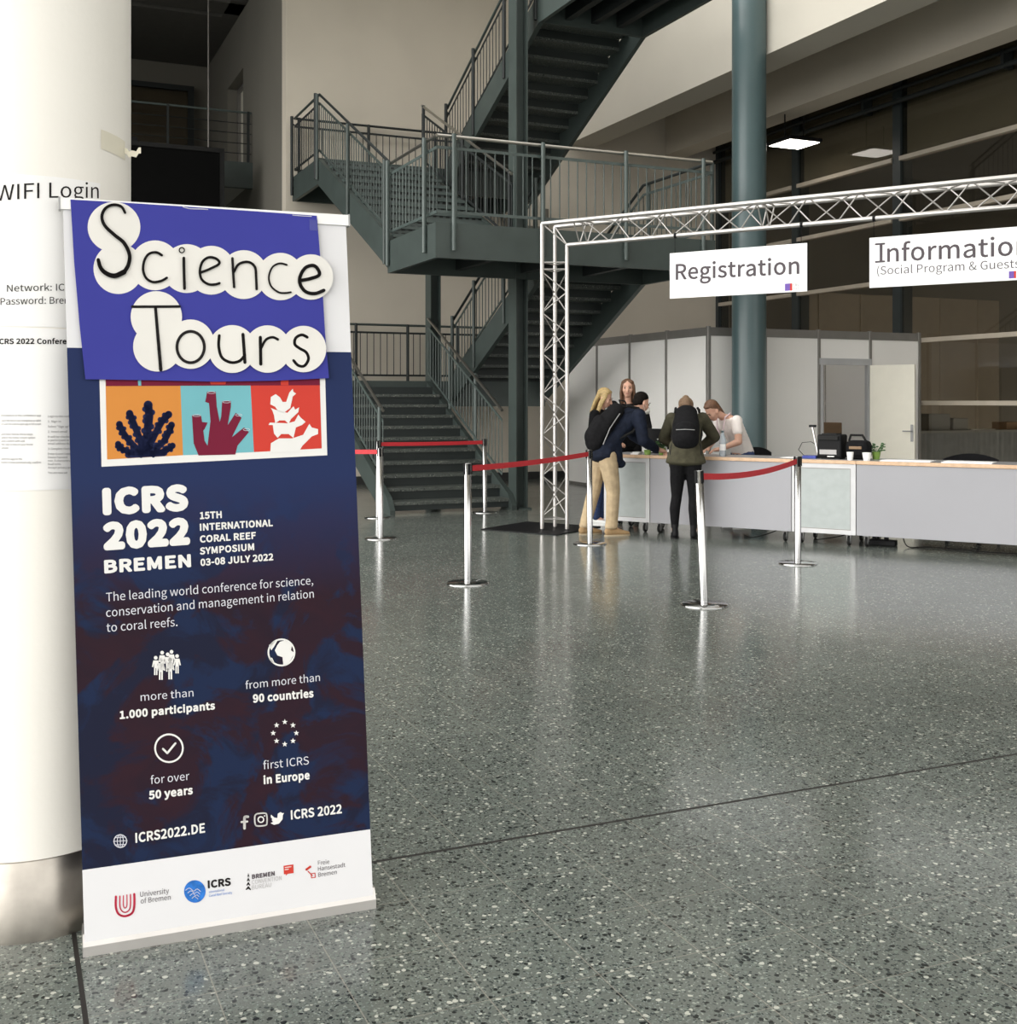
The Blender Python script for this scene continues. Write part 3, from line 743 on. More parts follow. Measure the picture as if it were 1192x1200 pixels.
# ================================================================ ROLL-UP BANNER
O = Vector((-1.147, 3.11, 0)); ES = Vector((.75, .30, 0)); ET = Vector((-.095, .09, 2.06))
WID = ES.length; HGT = 2.06
pl = Plane(O, ES / WID, ET / HGT)       # s metres across, t metres up
bn = thing('rollup_banner', 'tall dark blue roll-up conference banner standing before the white column', 'banner', O + ES / 2)
def panel(st, d0, d1):
    n = len(st); m = MB()
    vs = [pl.pt(a, b, d1) for a, b in st] + [pl.pt(a, b, d0) for a, b in st]
    m.add(vs, [tuple(range(n)), tuple(range(n, 2 * n))[::-1]] + [(i, n + i, n + (i + 1) % n, (i + 1) % n) for i in range(n)]); return m
tN = pl.at(240, 410)[1]; tW = pl.at(260, 996.5)[1]
panel([(.003, tN), (WID - .003, tN), (WID - .003, HGT - .02), (.003, HGT - .02)], -.001, 0).build('upper_fabric', 'banner_white', bn)
panel([(.003, tW), (WID - .003, tW), (WID - .003, tN), (.003, tN)], -.001, 0).build('printed_fabric', 'banner_navy', bn)
panel([(.003, .035), (WID - .003, .035), (WID - .003, tW), (.003, tW)], -.001, 0).build('lower_fabric', 'banner_white', bn)
panel([(-.004, HGT - .028), (WID + .004, HGT - .028), (WID + .004, HGT + .004), (-.004, HGT + .004)], -.014, .008).build('top_rail', 'white', bn)
x = panel([(-.008, HGT - .03), (-.003, HGT - .03), (-.003, HGT + .006), (-.008, HGT + .006)], -.015, .009)
y = panel([(WID + .003, HGT - .03), (WID + .008, HGT - .03), (WID + .008, HGT + .006), (WID + .003, HGT + .006)], -.015, .009)
x.v += y.v; x.f += [tuple(i + 8 for i in f) for f in y.f]; x.sm += y.sm; x.build('rail_end_cap', 'castgrey', bn)
ang = math.atan2(.30, .75)
bs = MB(Matrix.Translation(O) @ Matrix.Rotation(ang, 4, 'Z'))
bs.prism([(-.006, 0), (.11, 0), (.11, .018), (.085, .055), (.012, .055), (-.004, .026)], -.002, WID + .004, 'yz').build('base_cassette', 'alu', bn)
bs = MB(Matrix.Translation(O) @ Matrix.Rotation(ang, 4, 'Z')); bs.tube((WID / 2, .07, .05), (WID / 2 - .05, .145, HGT - .03), .009).build('support_pole', 'alu_frame', bn)

# picture strip with three corals
k = Ink(pl, .0008); k.poly([(116.5, 440), (381, 440), (383.5, 533.5), (119, 547)]).build('picture_border', 'print_white', bn)
k = Ink(pl, .0012); k.poly([(123.5, 440), (211, 440), (214.5, 533.5), (125.5, 538.5)]).build('orange_square', 'orange', bn)
k = Ink(pl, .0012); k.poly([(211, 440), (293, 440), (297.5, 529.8), (214.5, 533.5)]).build('light_blue_square', 'ltblue', bn)
k = Ink(pl, .0012); k.poly([(293, 440), (374.5, 440), (377, 525.5), (297.5, 529.8)]).build('red_square', 'pred', bn)
k = Ink(pl, .0016); k.poly([(123.5, 440), (374.5, 440), (375, 451.5), (124, 452.5)]).build('maroon_strip', 'maroon', bn)
k = Ink(pl, .0020); k.poly([(161, 440), (165, 440), (165.5, 452), (162, 452)]); k.build('strip_blue_mark', 'ltblue', bn)
k = Ink(pl, .0020); k.poly([(243, 440), (268, 440), (264, 450.5), (247, 450.5)]); k.poly([(329, 440), (338, 440), (338, 451.5), (329, 451.5)]); k.build('strip_red_mark', 'pred', bn)
Z = lambda q: (80 + q[0] / 3.506, 220 + q[1] / 3.506)
k = Ink(pl, .0018)
RR = random.Random(3)
def branch(pts, w):
    k.stroke([Z(p) for p in pts], w / 3.506)
    for p, q in zip(pts[:-1], pts[1:]):
        for j in range(3):
            t = j / 3; cx, cy = p[0] + (q[0] - p[0]) * t, p[1] + (q[1] - p[1]) * t
            s_ = 1 if j % 2 else -1; dx, dy = q[0] - p[0], q[1] - p[1]; l = math.hypot(dx, dy)
            k.circ(*Z((cx - dy / l * w * .42 * s_, cy + dx / l * w * .42 * s_)), w * .36 / 3.506, 12)
    k.circ(*Z(pts[-1]), w * .55 / 3.506, 14)
branch([(318, 1090), (325, 1000), (332, 940), (328, 893)], 34)
branch([(310, 1085), (285, 1010), (265, 960), (252, 928)], 28)
branch([(325, 1080), (355, 1015), (385, 960), (412, 932)], 28)
branch([(300, 1090), (255, 1045), (225, 1005), (210, 972)], 26)
branch([(335, 1090), (385, 1050), (410, 1010), (424, 975)], 26)
branch([(300, 1092), (250, 1085), (215, 1070), (205, 1053)], 24)
branch([(335, 1092), (375, 1088), (410, 1075), (428, 1060)], 24)
k.stroke([Z((245, 1098)), Z((395, 1090))], 26 / 3.506)
k.build('dark_coral_print', 'pnavy', bn)
k = Ink(pl, .0018)
def tubec(pts, w): k.stroke([Z(p) for p in pts], w / 3.506, smooth=False)
k.poly([Z(p) for p in [(535, 1100), (515, 1050), (508, 935), (545, 935), (552, 975), (560, 1040), (572, 1060), (584, 960), (578, 885), (562, 880), (566, 862), (570, 838), (606, 838), (610, 900), (622, 962), (628, 940), (632, 878), (668, 876), (668, 900), (655, 975), (688, 925), (712, 945), (672, 1025), (722, 985), (742, 1004), (695, 1060), (686, 1096)]])
k.poly([Z(p) for p in [(548, 962), (572, 965), (560, 992), (552, 1000)]])
k.build('maroon_coral_print', 'maroon', bn)
k = Ink(pl, .0023)
for q, w_ in (((527, 936), 17), ((588, 842), 17), ((650, 880), 17), ((700, 934), 14), ((732, 994), 14)): k.ring(Z(q)[0], Z(q)[1], w_ / 3.506, .45, 20, 5 / 3.506)
k.build('coral_rim_print', 'print_soft', bn)
k = Ink(pl, .0018)
for P_ in ([(830, 1088), (832, 1050), (865, 1030), (920, 1030), (965, 1015), (990, 970), (1000, 985), (1026, 992), (1026, 1012), (1000, 1022), (962, 1060), (946, 1086)],
           [(860, 1028), (845, 1010), (840, 975), (822, 975), (828, 965), (900, 968), (930, 960), (945, 932), (955, 945), (975, 962), (960, 975), (935, 985), (925, 1028), (905, 1012), (875, 1012)],
           [(850, 968), (845, 935), (838, 915), (832, 905), (850, 912), (900, 925), (925, 898), (932, 912), (948, 902), (945, 922), (915, 950), (905, 970), (890, 956), (868, 956)],
           [(862, 918), (850, 900), (830, 890), (832, 860), (852, 848), (870, 862), (880, 880), (895, 880), (908, 842), (922, 826), (924, 838), (936, 846), (922, 858), (912, 905), (885, 925)]):
    k.poly([Z(p) for p in P_])
k.build('white_animal_print', 'print_white', bn)

# lettering
ROWS = []
def T_(*a): ROWS.append(a)
def FLUSH(name, m): lines(pl, bn, m, name, list(ROWS)); ROWS.clear()
T_('ICRS', (120.5, 603.5), (221, 598), 31, .026); T_('2022', (121.4, 644.7), (222.9, 637.8), 32, .026); T_('BREMEN', (122.3, 672), (224, 664.4), 15.5, .018)
FLUSH('title_lettering', 'print_white')
T_('15TH', (234.3, 608.5), (260, 607), 8.3, .015); T_('INTERNATIONAL', (234.3, 622), (319.8, 616.6), 8.3, .015); T_('CORAL REEF', (234.3, 636), (300, 631.4), 8.3, .015)
T_('SYMPOSIUM', (234.3, 650), (298, 644.7), 8.3, .015); T_('03-08 JULY 2022', (235, 663.3), (320.4, 656.5), 8.3, .015)
FLUSH('subtitle_lettering', 'print_white')
T_('The leading world conference for science,', (124.4, 704.8), (367, 684.6), 10); T_('conservation and management in relation', (124.4, 723), (367.8, 700.3), 10); T_('to coral reefs.', (125, 740.5), (208, 733.5), 10)
T_('more than', (164.9, 821.4), (226.8, 816), 9); T_('from more than', (287.8, 807.5), (375, 797.9), 9); T_('for over', (176.6, 918.8), (222, 913.6), 9.3); T_('first ICRS', (308.6, 901.5), (362, 895.5), 9.5)
FLUSH('body_lettering', 'print_soft')
T_('1.000 participants', (140.4, 842.7), (252, 831.2), 9.5, .016); T_('90 countries', (296.5, 823.5), (367.5, 817), 9.8, .016); T_('50 years', (174.5, 936.9), (226, 930.5), 10, .016)
T_('in Europe', (309, 919), (363, 913), 10, .016); T_('ICRS2022.DE', (158.8, 987.6), (240.4, 975.5), 11.5, .012); T_('ICRS 2022', (341, 960.4), (400.7, 952.9), 11, .012)
FLUSH('bold_lettering', 'print_white')
# icons
k = Ink(pl, .0012)
def man(x, y, h):
    k.circ(x, y - h * .42, h * .10, 12)
    k.poly([(x - h * .13, y - h * .28), (x + h * .13, y - h * .28), (x + h * .20, y + h * .06), (x + h * .14, y + h * .08), (x + h * .09, y - h * .12), (x + h * .09, y + h * .5), (x + h * .015, y + h * .5),
            (x + h * .015, y + h * .14), (x - h * .015, y + h * .14), (x - h * .015, y + h * .5), (x - h * .09, y + h * .5), (x - h * .09, y - h * .12), (x - h * .14, y + h * .08), (x - h * .20, y + h * .06)])
for x_, y_, h_ in ((182.5, 780, 22), (190, 774, 22), (196.5, 776, 22), (201, 773, 22), (207.5, 778, 22), (188.5, 784, 25), (199.5, 783.5, 25)): man(x_, y_, h_)
k.build('people_icon', 'print_white', bn)
k = Ink(pl, .0012); k.ring(329.8, 764.5, 16.3, 2)
k.poly([(328, 752), (335, 750), (342, 756), (341, 762), (345, 765), (341, 773), (336, 779), (332, 779), (331, 770), (325, 768), (322, 762), (325, 756)]); k.poly([(315, 756), (321, 751), (325, 751), (321, 758), (318, 762)]); k.poly([(315, 770), (319, 771), (322, 777), (318, 776)])
k.build('globe_icon', 'print_white', bn)
k = Ink(pl, .0012); k.ring(198, 876.7, 17.3, 2.1); k.stroke([(191, 877.5), (196, 882.5), (205.5, 871)], 2.4, smooth=False).build('check_icon', 'print_white', bn)
k = Ink(pl, .0012)
for i in range(8):
    a = 2 * PI * i / 8 - PI / 2; cx, cy = 333.7 + 13.6 * math.cos(a), 859 + 13 * math.sin(a)
    k.poly([(cx + (3.4 if j % 2 == 0 else 1.4) * math.sin(PI * j / 5), cy - (3.4 if j % 2 == 0 else 1.4) * math.cos(PI * j / 5)) for j in range(10)])
k.build('star_ring_icon', 'print_white', bn)
k = Ink(pl, .0012); k.ring(141, 985.5, 8, 1.1); k.ring(141, 985.5, 4, .9, 24, 8)
for a in ([(141, 977.5), (141, 993.5)], [(133, 985.8), (149, 985)], [(134.5, 981.5), (147.5, 980.8)], [(134.5, 990), (147.5, 989.4)]): k.stroke(a, .8)
k.build('web_icon', 'print_soft', bn)
k = Ink(pl, .0012); k.stroke([(290.5, 957), (287.6, 957), (286.5, 959), (286.5, 970.5)], 3.0); k.stroke([(283, 963.2), (289.8, 962.6)], 2.4)
k.build('letter_icon', 'print_white', bn)
k = Ink(pl, .0012); k.stroke([(301, 953.5), (310, 952.8), (312.5, 955), (312.8, 964), (311, 967), (302, 967.8), (299, 965.5), (298.6, 956.5), (301, 953.5)], 1.7); k.ring(305.7, 960.3, 4, 1.5); k.circ(310, 956, .9, 8)
k.build('camera_icon', 'print_white', bn)
k = Ink(pl, .0012); k.poly([(317.5, 954.5), (321.5, 958), (325, 958.5), (325.5, 953.5), (328.5, 951.5), (331.5, 953), (333, 952.5), (331.5, 955), (331, 960), (327, 965), (321, 966.5), (317, 964.5), (320, 963), (318.5, 961), (319, 959.5), (317.3, 957.5)])
k.build('bird_icon', 'print_white', bn)
# logo row
k = Ink(pl, .0012)
k.stroke([(135.8, 1050.5), (135.8, 1063), (139, 1071), (146.5, 1073.5), (154.5, 1070), (157.3, 1062), (157.3, 1047.5)], 2.6)
k.stroke([(140.5, 1050), (140.5, 1062), (143, 1067.5), (147, 1069), (151, 1066.5), (152.8, 1061), (152.8, 1048)], 1.5)
k.stroke([(144.6, 1049.5), (144.6, 1061), (146.6, 1064), (148.7, 1060.5), (148.7, 1048.5)], 1.2)
k.build('u_shaped_logo', 'crimson', bn)
T_('University', (164.3, 1051), (198, 1046.5), 6); T_('of Bremen', (164.9, 1058.8), (200, 1054), 6)
T_('Freie', (372.7, 1013.6), (386, 1012), 5); T_('Hansestadt', (372.7, 1020.5), (404.7, 1015.7), 5); T_('Bremen', (373, 1027.5), (394.7, 1024), 5); T_('BREMEN', (295.3, 1030), (322, 1025.9), 5.3, .02)
FLUSH('logo_lettering', 'inkgrey')
T_('ICRS', (243.6, 1041), (270.6, 1037.5), 9.3, .018); FLUSH('logo_title_lettering', 'ink')
T_('CONVENTION', (295.3, 1036.3), (330, 1031), 5); T_('BUREAU', (295.3, 1042.5), (318, 1039), 5); FLUSH('pale_logo_lettering', 'inklight')
T_('International', (245, 1046.7), (263, 1043.8), 2.8); T_('Coral Reef Society', (245, 1051), (272, 1047), 2.8); FLUSH('blue_logo_lettering', 'logoblue')
k = Ink(pl, .0012); k.circ(228.3, 1044.5, 12.6, 36, 13.2); k.build('round_blue_logo', 'logoblue', bn)
k = Ink(pl, .0017)
for j in range(4): k.stroke([(217.5 + j * 2.5, 1043 + j * 3.2), (222 + j * 2, 1040.5 + j * 3.2), (227 + j, 1044 + j * 2.6), (231, 1041.5 + j * 3.5), (235 - j, 1044.5 + j * 3)], .8)
k.build('logo_wave_lines', 'print_soft', bn)
k = Ink(pl, .0012); k.poly([(332.3, 1014.5), (343.8, 1012.8), (344, 1023), (337, 1024), (335, 1026), (335, 1024.3), (332.6, 1024.5)]).build('speech_bubble_logo', 'pred', bn)
k = Ink(pl, .0017); k.stroke([(334, 1016.5), (341, 1015.4)], .9); k.stroke([(334, 1019), (338, 1018.4)], .9); k.build('bubble_lines', 'print_white', bn)
k = Ink(pl, .0012); k.stroke([(359, 1019), (363.5, 1015.5)], 2.6); k.stroke([(361, 1021), (366, 1026)], 1.2); k.stroke([(364.5, 1023.8), (369, 1023), (369.5, 1028), (365, 1028.6), (364.5, 1023.8)], 1, smooth=False)
k.build('key_logo', 'pred', bn)
k = Ink(pl, .0012)
for y_, w_ in ((1027, 2.2), (1032, 3.4), (1037, 4.6), (1042, 6.4)): k.poly([(291 - w_ / 2, y_), (291, y_ - 4), (291 + w_ / 2, y_), (291 + w_ / 2.6, y_ + 1), (291, y_ - .6), (291 - w_ / 2.6, y_ + 1)])
k.build('stacked_silhouette_logo', 'ink', bn)

# ---------------------------------------------------------------- blue card poster taped on the banner
ps = thing('science_tours_poster', 'blue hand-lettered card poster taped over the top of the banner', 'poster', pl.pt(.4, pl.at(250, 446)[1], .01))
cr = [(82.5, 234.8), (130, 237.5), (220, 243.2), (300, 248.6), (370.4, 253.7), (376, 320), (380, 390), (384.6, 443.5), (320, 446.5), (251, 447.6), (180, 446), (100, 444.7), (93, 380), (87, 310)]
def card(surfpts, d0, d1, name, m, parent):
    q = [pl.at(*p) for p in surfpts]; n = len(q); mm = MB()
    tri = tessellate_polygon([[Vector((a, b_, 0)) for a, b_ in q]])
    mm.add([pl.pt(a, b_, d1) for a, b_ in q] + [pl.pt(a, b_, d0) for a, b_ in q], [tuple(t) for t in tri] + [tuple(i + n for i in t)[::-1] for t in tri] + [(i, (i + 1) % n, n + (i + 1) % n, n + i) for i in range(n)])
    return mm.build(name, m, parent)
card(cr, .0100, .0112, 'card', 'poster_blue', ps)
card([(361.5, 258), (371, 258.8), (371.5, 271.5), (362, 270.7)], .0112, .0118, 'tape_patch', 'blue_tape', ps)
k = Ink(pl, .0125)
k.stroke([(214, 243.5), (222, 245.5), (235, 246), (243, 246.5)], 1.0); k.stroke([(342, 253), (352, 254), (364, 254.6)], .8); k.build('clear_tape_glint', 'print_soft', ps)
disks = [((205, 335), 102, 104), ((187, 165), 108, 103), ((485, 335), 100, 100), ((355, 322), 102, 102), ((585, 342), 98, 100), ((718, 360), 98, 100), ((868, 368), 95, 97), ((993, 370), 91, 93),
         ((365, 655), 100, 102), ((360, 533), 105, 105), ((500, 645), 98, 101), ((815, 665), 95, 97), ((670, 665), 97, 98), ((962, 665), 93, 95)]
h0 = .0114
for i, (c_, rx, ry) in enumerate(disks):
    cx, cy = Z(c_); q = [(cx + rx / 3.506 * math.cos(2 * PI * j / 48), cy + ry / 3.506 * math.sin(2 * PI * j / 48)) for j in range(48)]
    card(q, h0 + i * .0004, h0 + i * .0004 + .0004, 'paper_disc', 'disc', ps)
ik = Ink(pl, h0 + len(disks) * .0004 + .0008)
def hs(pts, w): ik.stroke([Z(p) for p in pts], (w[0] / 2.7, w[1] / 2.7) if isinstance(w, tuple) else w / 2.7)
hs([(232, 108), (215, 82), (180, 76), (150, 92), (137, 125), (150, 162), (190, 200), (228, 232), (250, 280), (245, 322), (228, 350)], (8, 13))
hs([(228, 350), (190, 366), (155, 356), (132, 333), (122, 300)], (17, 11))
hs([(382, 282), (360, 270), (330, 276), (311, 303), (306, 342), (318, 375), (345, 391), (378, 387), (403, 374)], 8)
hs([(472, 293), (473, 350), (475, 418)], 9); c_ = Z((464, 261)); ik.ring(c_[0], c_[1], 13 / 3.506, 5 / 3.506, 20)
hs([(540, 353), (580, 337), (617, 316), (605, 296), (575, 290), (549, 308), (538, 345), (545, 380), (572, 400), (600, 401), (618, 396)], 8)
hs([(671, 294), (674, 350), (678, 412)], 8); hs([(677, 350), (697, 318), (735, 309), (763, 330), (768, 375), (770, 420)], 8)
hs([(893, 321), (865, 315), (835, 330), (820, 370), (829, 408), (858, 432), (885, 436), (910, 433)], 6)
hs([(948, 385), (990, 377), (1026, 362), (1018, 335), (998, 323), (967, 335), (947, 372), (950, 405), (973, 432), (1010, 438), (1045, 425)], 11)
hs([(261, 492), (355, 492), (455, 491)], 8); hs([(356, 494), (365, 600), (378, 750)], (9, 11))
c_ = Z((500, 657)); ik.ring(c_[0], c_[1], 62 / 3.506, 12 / 3.506, 40, 70 / 3.506)
hs([(617, 610), (615, 655), (628, 700), (665, 720), (700, 714), (722, 690)], 9); hs([(714, 605), (718, 660), (722, 720)], 10)
hs([(785, 617), (786, 670), (787, 727)], 10); hs([(788, 662), (808, 627), (835, 617), (857, 626)], 8)
hs([(977, 617), (955, 607), (930, 620), (926, 645), (945, 662), (972, 678), (982, 706), (965, 734), (940, 732), (921, 712)], 9)
ik.build('hand_lettering', 'ink', ps)

# ================================================================ STANCHIONS AND BELTS
def ground(px, py): y = FPX * EYE / (py - 470); return ((px - 596) / FPX * y, y)
def stanchion(x, y, label, lean=0.0, ang=0.0):
    o = thing('barrier_post', label, 'barrier post', (x, y, 0), 0, 'belt barrier posts')
    MB(Matrix.Translation((x, y, 0))).lathe([(.175, 0), (.175, .006), (.165, .013), (.06, .016), (.032, .018)], (0, 0, 0), 40).build('base', 'chrome', o)
    T = Matrix.Translation((x, y, 0)) @ Matrix.Rotation(lean, 4, 'Y') @ Matrix.Rotation(ang, 4, 'Z')
    MB(T).lathe([(.031, .02), (.031, .985), (.026, .99), (.0, .991)], (0, 0, 0), 24, cap=False).build('pole', 'chrome', o)
    m = MB(T)
    for a in range(4):
        r = Matrix.Rotation(a * PI / 2, 4, 'Z'); q = MB(T @ r); q.box(.026, .036, -.012, .012, .90, .988); m.v += q.v; m.f += [tuple(i + len(m.v) - len(q.v) for i in f) for f in q.f]; m.sm += q.sm
    m.build('belt_slot', 'black', o)
    return o
posts = {}
for key, px, py, lab, lean, an in (
    ('near', 825.7, 709, 'nearest chrome belt post, at the right in front of the woman with the backpack', -.042, .6),
    ('left', 548.3, 684, 'chrome belt post standing nearest the banner, left of the truss tower', 0, .4),
    ('counter', 935, 660.5, 'chrome belt post directly in front of the frosted counter panel', 0, .1),
    ('man', 691.5, 637.5, 'chrome belt post beside the man in khaki trousers', -.008, .3),
    ('stairs', 446.3, 631, 'chrome belt post right beside the banner edge, in front of the stairs', -.006, .1),
    ('far', 568.3, 600.5, 'slim far chrome belt post at the right foot of the stairs', -.004, .1),
    ('hid', 443, 606.5, 'far chrome belt post half hidden behind the one beside the banner', .006, .1),
    ('out', 330, 622, 'chrome belt post hidden behind the banner', 0, .1)):
    x_, y_ = ground(px, py); posts[key] = (stanchion(x_, y_, lab, lean, an), x_ , y_, lean)
def belt(a, b_, sag, za=.945, zb=.945):
    oa, xa, ya, la = posts[a]; ob, xb, yb, lb = posts[b_]
    p = Vector((xa + math.sin(la) * za, ya, za)); q = Vector((xb + math.sin(lb) * zb, yb, zb)); d = (q - p); d.z = 0; d.normalize()
    p += d * .034; q -= d * .034; nrm = Vector((-d.y, d.x, 0)) * .0012; m = MB(); n = 24; vs = []
    for i in range(n + 1):
        t = i / n; c_ = p.lerp(q, t) - Vector((0, 0, sag * 4 * t * (1 - t)))
        for s_ in (-1, 1):
            for h in (-.024, .024): vs.append(c_ + nrm * s_ + Vector((0, 0, h)))
    fs = []
    for i in range(n):
        o_ = 4 * i
        fs += [(o_, o_ + 4, o_ + 5, o_ + 1), (o_ + 2, o_ + 3, o_ + 7, o_ + 6), (o_ + 1, o_ + 5, o_ + 7, o_ + 3), (o_, o_ + 2, o_ + 6, o_ + 4)]
    fs += [(0, 1, 3, 2), (4 * n, 4 * n + 2, 4 * n + 3, 4 * n + 1)]
    m.add(vs, fs); m.build('red_belt', 'red', oa)
    return
belt('near', 'counter', .045); belt('left', 'man', .015); belt('stairs', 'out', .01); belt('hid', 'far', .006)

# ================================================================ TRUSS GATE AND HANGING SIGNS
TR = frame(.47, 13.5, -33.4)
tr = thing('truss_gate', 'silver aluminium lattice truss gate over the reception counter', 'truss', (.6, 13.45, 0))
TW = .29; H_T = 3.56; LT = 8.4; BH = .25
def t_(): return MB(TR)
rr = .0245
def tower(x0, sgn, name='tower_chord'):
    # three chords: two outer (front, back), one inner
    ch = [(x0, -TW / 2), (x0, TW / 2), (x0 + sgn * BH, 0)]
    tops = [H_T, H_T, H_T - BH]
    for (a, b_), h in zip(ch, tops): t_().tube((a, b_, .018), (a, b_, h), rr, n=12).build(name, 'alu', tr)
    x = t_()
    for ph, (i, j) in enumerate(((0, 2), (1, 2), (0, 1))):
        n = 12; z0, z1 = .16, 3.0
        for k_ in range(n):
            za = z0 + (z1 - z0) * k_ / n; zb = z0 + (z1 - z0) * (k_ + 1) / n
            p, q = (ch[i], ch[j]) if (k_ + ph) % 2 == 0 else (ch[j], ch[i])
            x.tube((p[0], p[1], za), (q[0], q[1], zb), .008, n=6)
        for z in (.13, 3.03, 3.11):
            x.tube((ch[i][0], ch[i][1], z), (ch[j][0], ch[j][1], z), .008, n=6)
    x.build('tower_lattice', 'alu', tr)
    x = t_()
    for a, b_ in ch: x.tube((a, b_, 0.012), (a, b_, .09), .017)
    x.build('tower_foot', 'castgrey', tr)
tower(0, 1); tower(LT, -1)
for b_ in (-TW / 2, TW / 2): t_().tube((-.0, b_, H_T), (LT, b_, H_T), rr, n=12).build('beam_chord', 'alu', tr)
t_().tube((BH, 0, H_T - BH), (LT - BH, 0, H_T - BH), rr, n=12).build('beam_chord', 'alu', tr)
x = t_(); n = 28; xs = [.55 + (LT - 1.1) * i / n for i in range(n + 1)]
for i in range(n):
    for ph, b_ in enumerate((-TW / 2, TW / 2)):
        p, q = ((xs[i], b_, H_T), (xs[i + 1], 0, H_T - BH)) if (i + ph) % 2 == 0 else ((xs[i], 0, H_T - BH), (xs[i + 1], b_, H_T))
        x.tube(p, q, .008, n=6)
    p, q = ((xs[i], -TW / 2, H_T), (xs[i + 1], TW / 2, H_T)) if i % 2 == 0 else ((xs[i], TW / 2, H_T), (xs[i + 1], -TW / 2, H_T))
    x.tube(p, q, .007, n=6)
for xx in (.42, .52, 2.62, 2.70, 5.4, 5.5):
    for b_ in (-TW / 2, TW / 2): x.tube((xx, b_, H_T), (xx, 0, H_T - BH), .009, n=6)
    x.tube((xx, -TW / 2, H_T), (xx, TW / 2, H_T), .009, n=6)
for b_ in (-TW / 2, TW / 2): x.tube((0, b_, H_T), (BH, 0, H_T - BH), .009, n=6)
x.build('beam_lattice', 'alu', tr)
for xx in (0, LT): MB(TR).bbox(xx - .62, xx + .42, -.5, .5, 0, .012, .003).build('base_plate', 'black', tr)
def board(x0, x1, z0, z1, y_, lab, cords):
    s = thing('hanging_sign', lab, 'sign', TR @ Vector(((x0 + x1) / 2, y_, z0)), 0, 'hanging signs on the truss')
    MB(TR).bbox(x0, x1, y_ - .003, y_ + .003, z0, z1, .001).build('board', 'signwhite', s)
    x = MB(TR)
    for c_ in cords:
        x.tube((c_, y_, z1 - .03), (c_, y_, H_T - BH), .003, n=6); x.lathe([(.03, -.014), (.03, .014)], (c_, 0, H_T - BH), 12, 'x')
    x.build('hanging_cord', 'black', s)
    return s
SY = -.02
TM = TR.to_3x3()
sp_ = Plane(TR @ Vector((0, SY - .003, 0)), TM @ Vector((1, 0, 0)), TM @ Vector((0, 0, 1)))
def tx(px): return sp_.at(px, 400)[0]
xl, xr_ = tx(785), tx(946)
zt = sp_.at(785, 297)[1]; zb = sp_.at(785, 350)[1]
s1 = board(xl, xr_, zb, zt, SY, 'white hanging sign reading Registration', (tx(791), tx(939)))
k = Ink(sp_, .001); k.text('Registration', (792, 328), (937, 321), 18.5, .006); k.build('lettering', 'inkgrey', s1)
def minilogo(px, py, s):
    q = Ink(sp_, .001); q.poly([(px, py), (px + 6, py - .4), (px + 6, py + 8), (px, py + 8.4)]); q.build('logo_violet_block', 'violet', s)
    q = Ink(sp_, .001); q.poly([(px + 6, py - .4), (px + 8.5, py - .5), (px + 8.5, py + 8), (px + 6, py + 8)]); q.build('logo_red_block', 'pred', s)
minilogo(920, 332.5, s1)
lines(sp_, s1, 'inkgrey', 'small_lettering', [('ICRS', (929, 335.6), (936, 335.2), 3), ('2022', (929, 339.4), (936, 339), 3)], .001)
xl2 = tx(1019); xr2 = xl2 + 2.45
s2 = board(xl2, xr2, zb, zt, SY, 'white hanging sign reading Information, at the right edge', (tx(1024), xr2 - .1))
k = Ink(sp_, .001); k.text('Information', (1031, 307.5), (1207, 298.5), 21, .004); k.stroke([(1026.5, 286.3), (1036.5, 285.6)], 2.2, smooth=False); k.stroke([(1026.5, 307), (1036.5, 306.3)], 2.2, smooth=False); k.build('lettering', 'inkgrey', s2); lines(sp_, s2, 'inkgrey', 'small_lettering', [('(Social Program & Guests)', (1028, 322), (1200, 313.5), 9.5)], .001)
minilogo(1182.5, 318, s2)

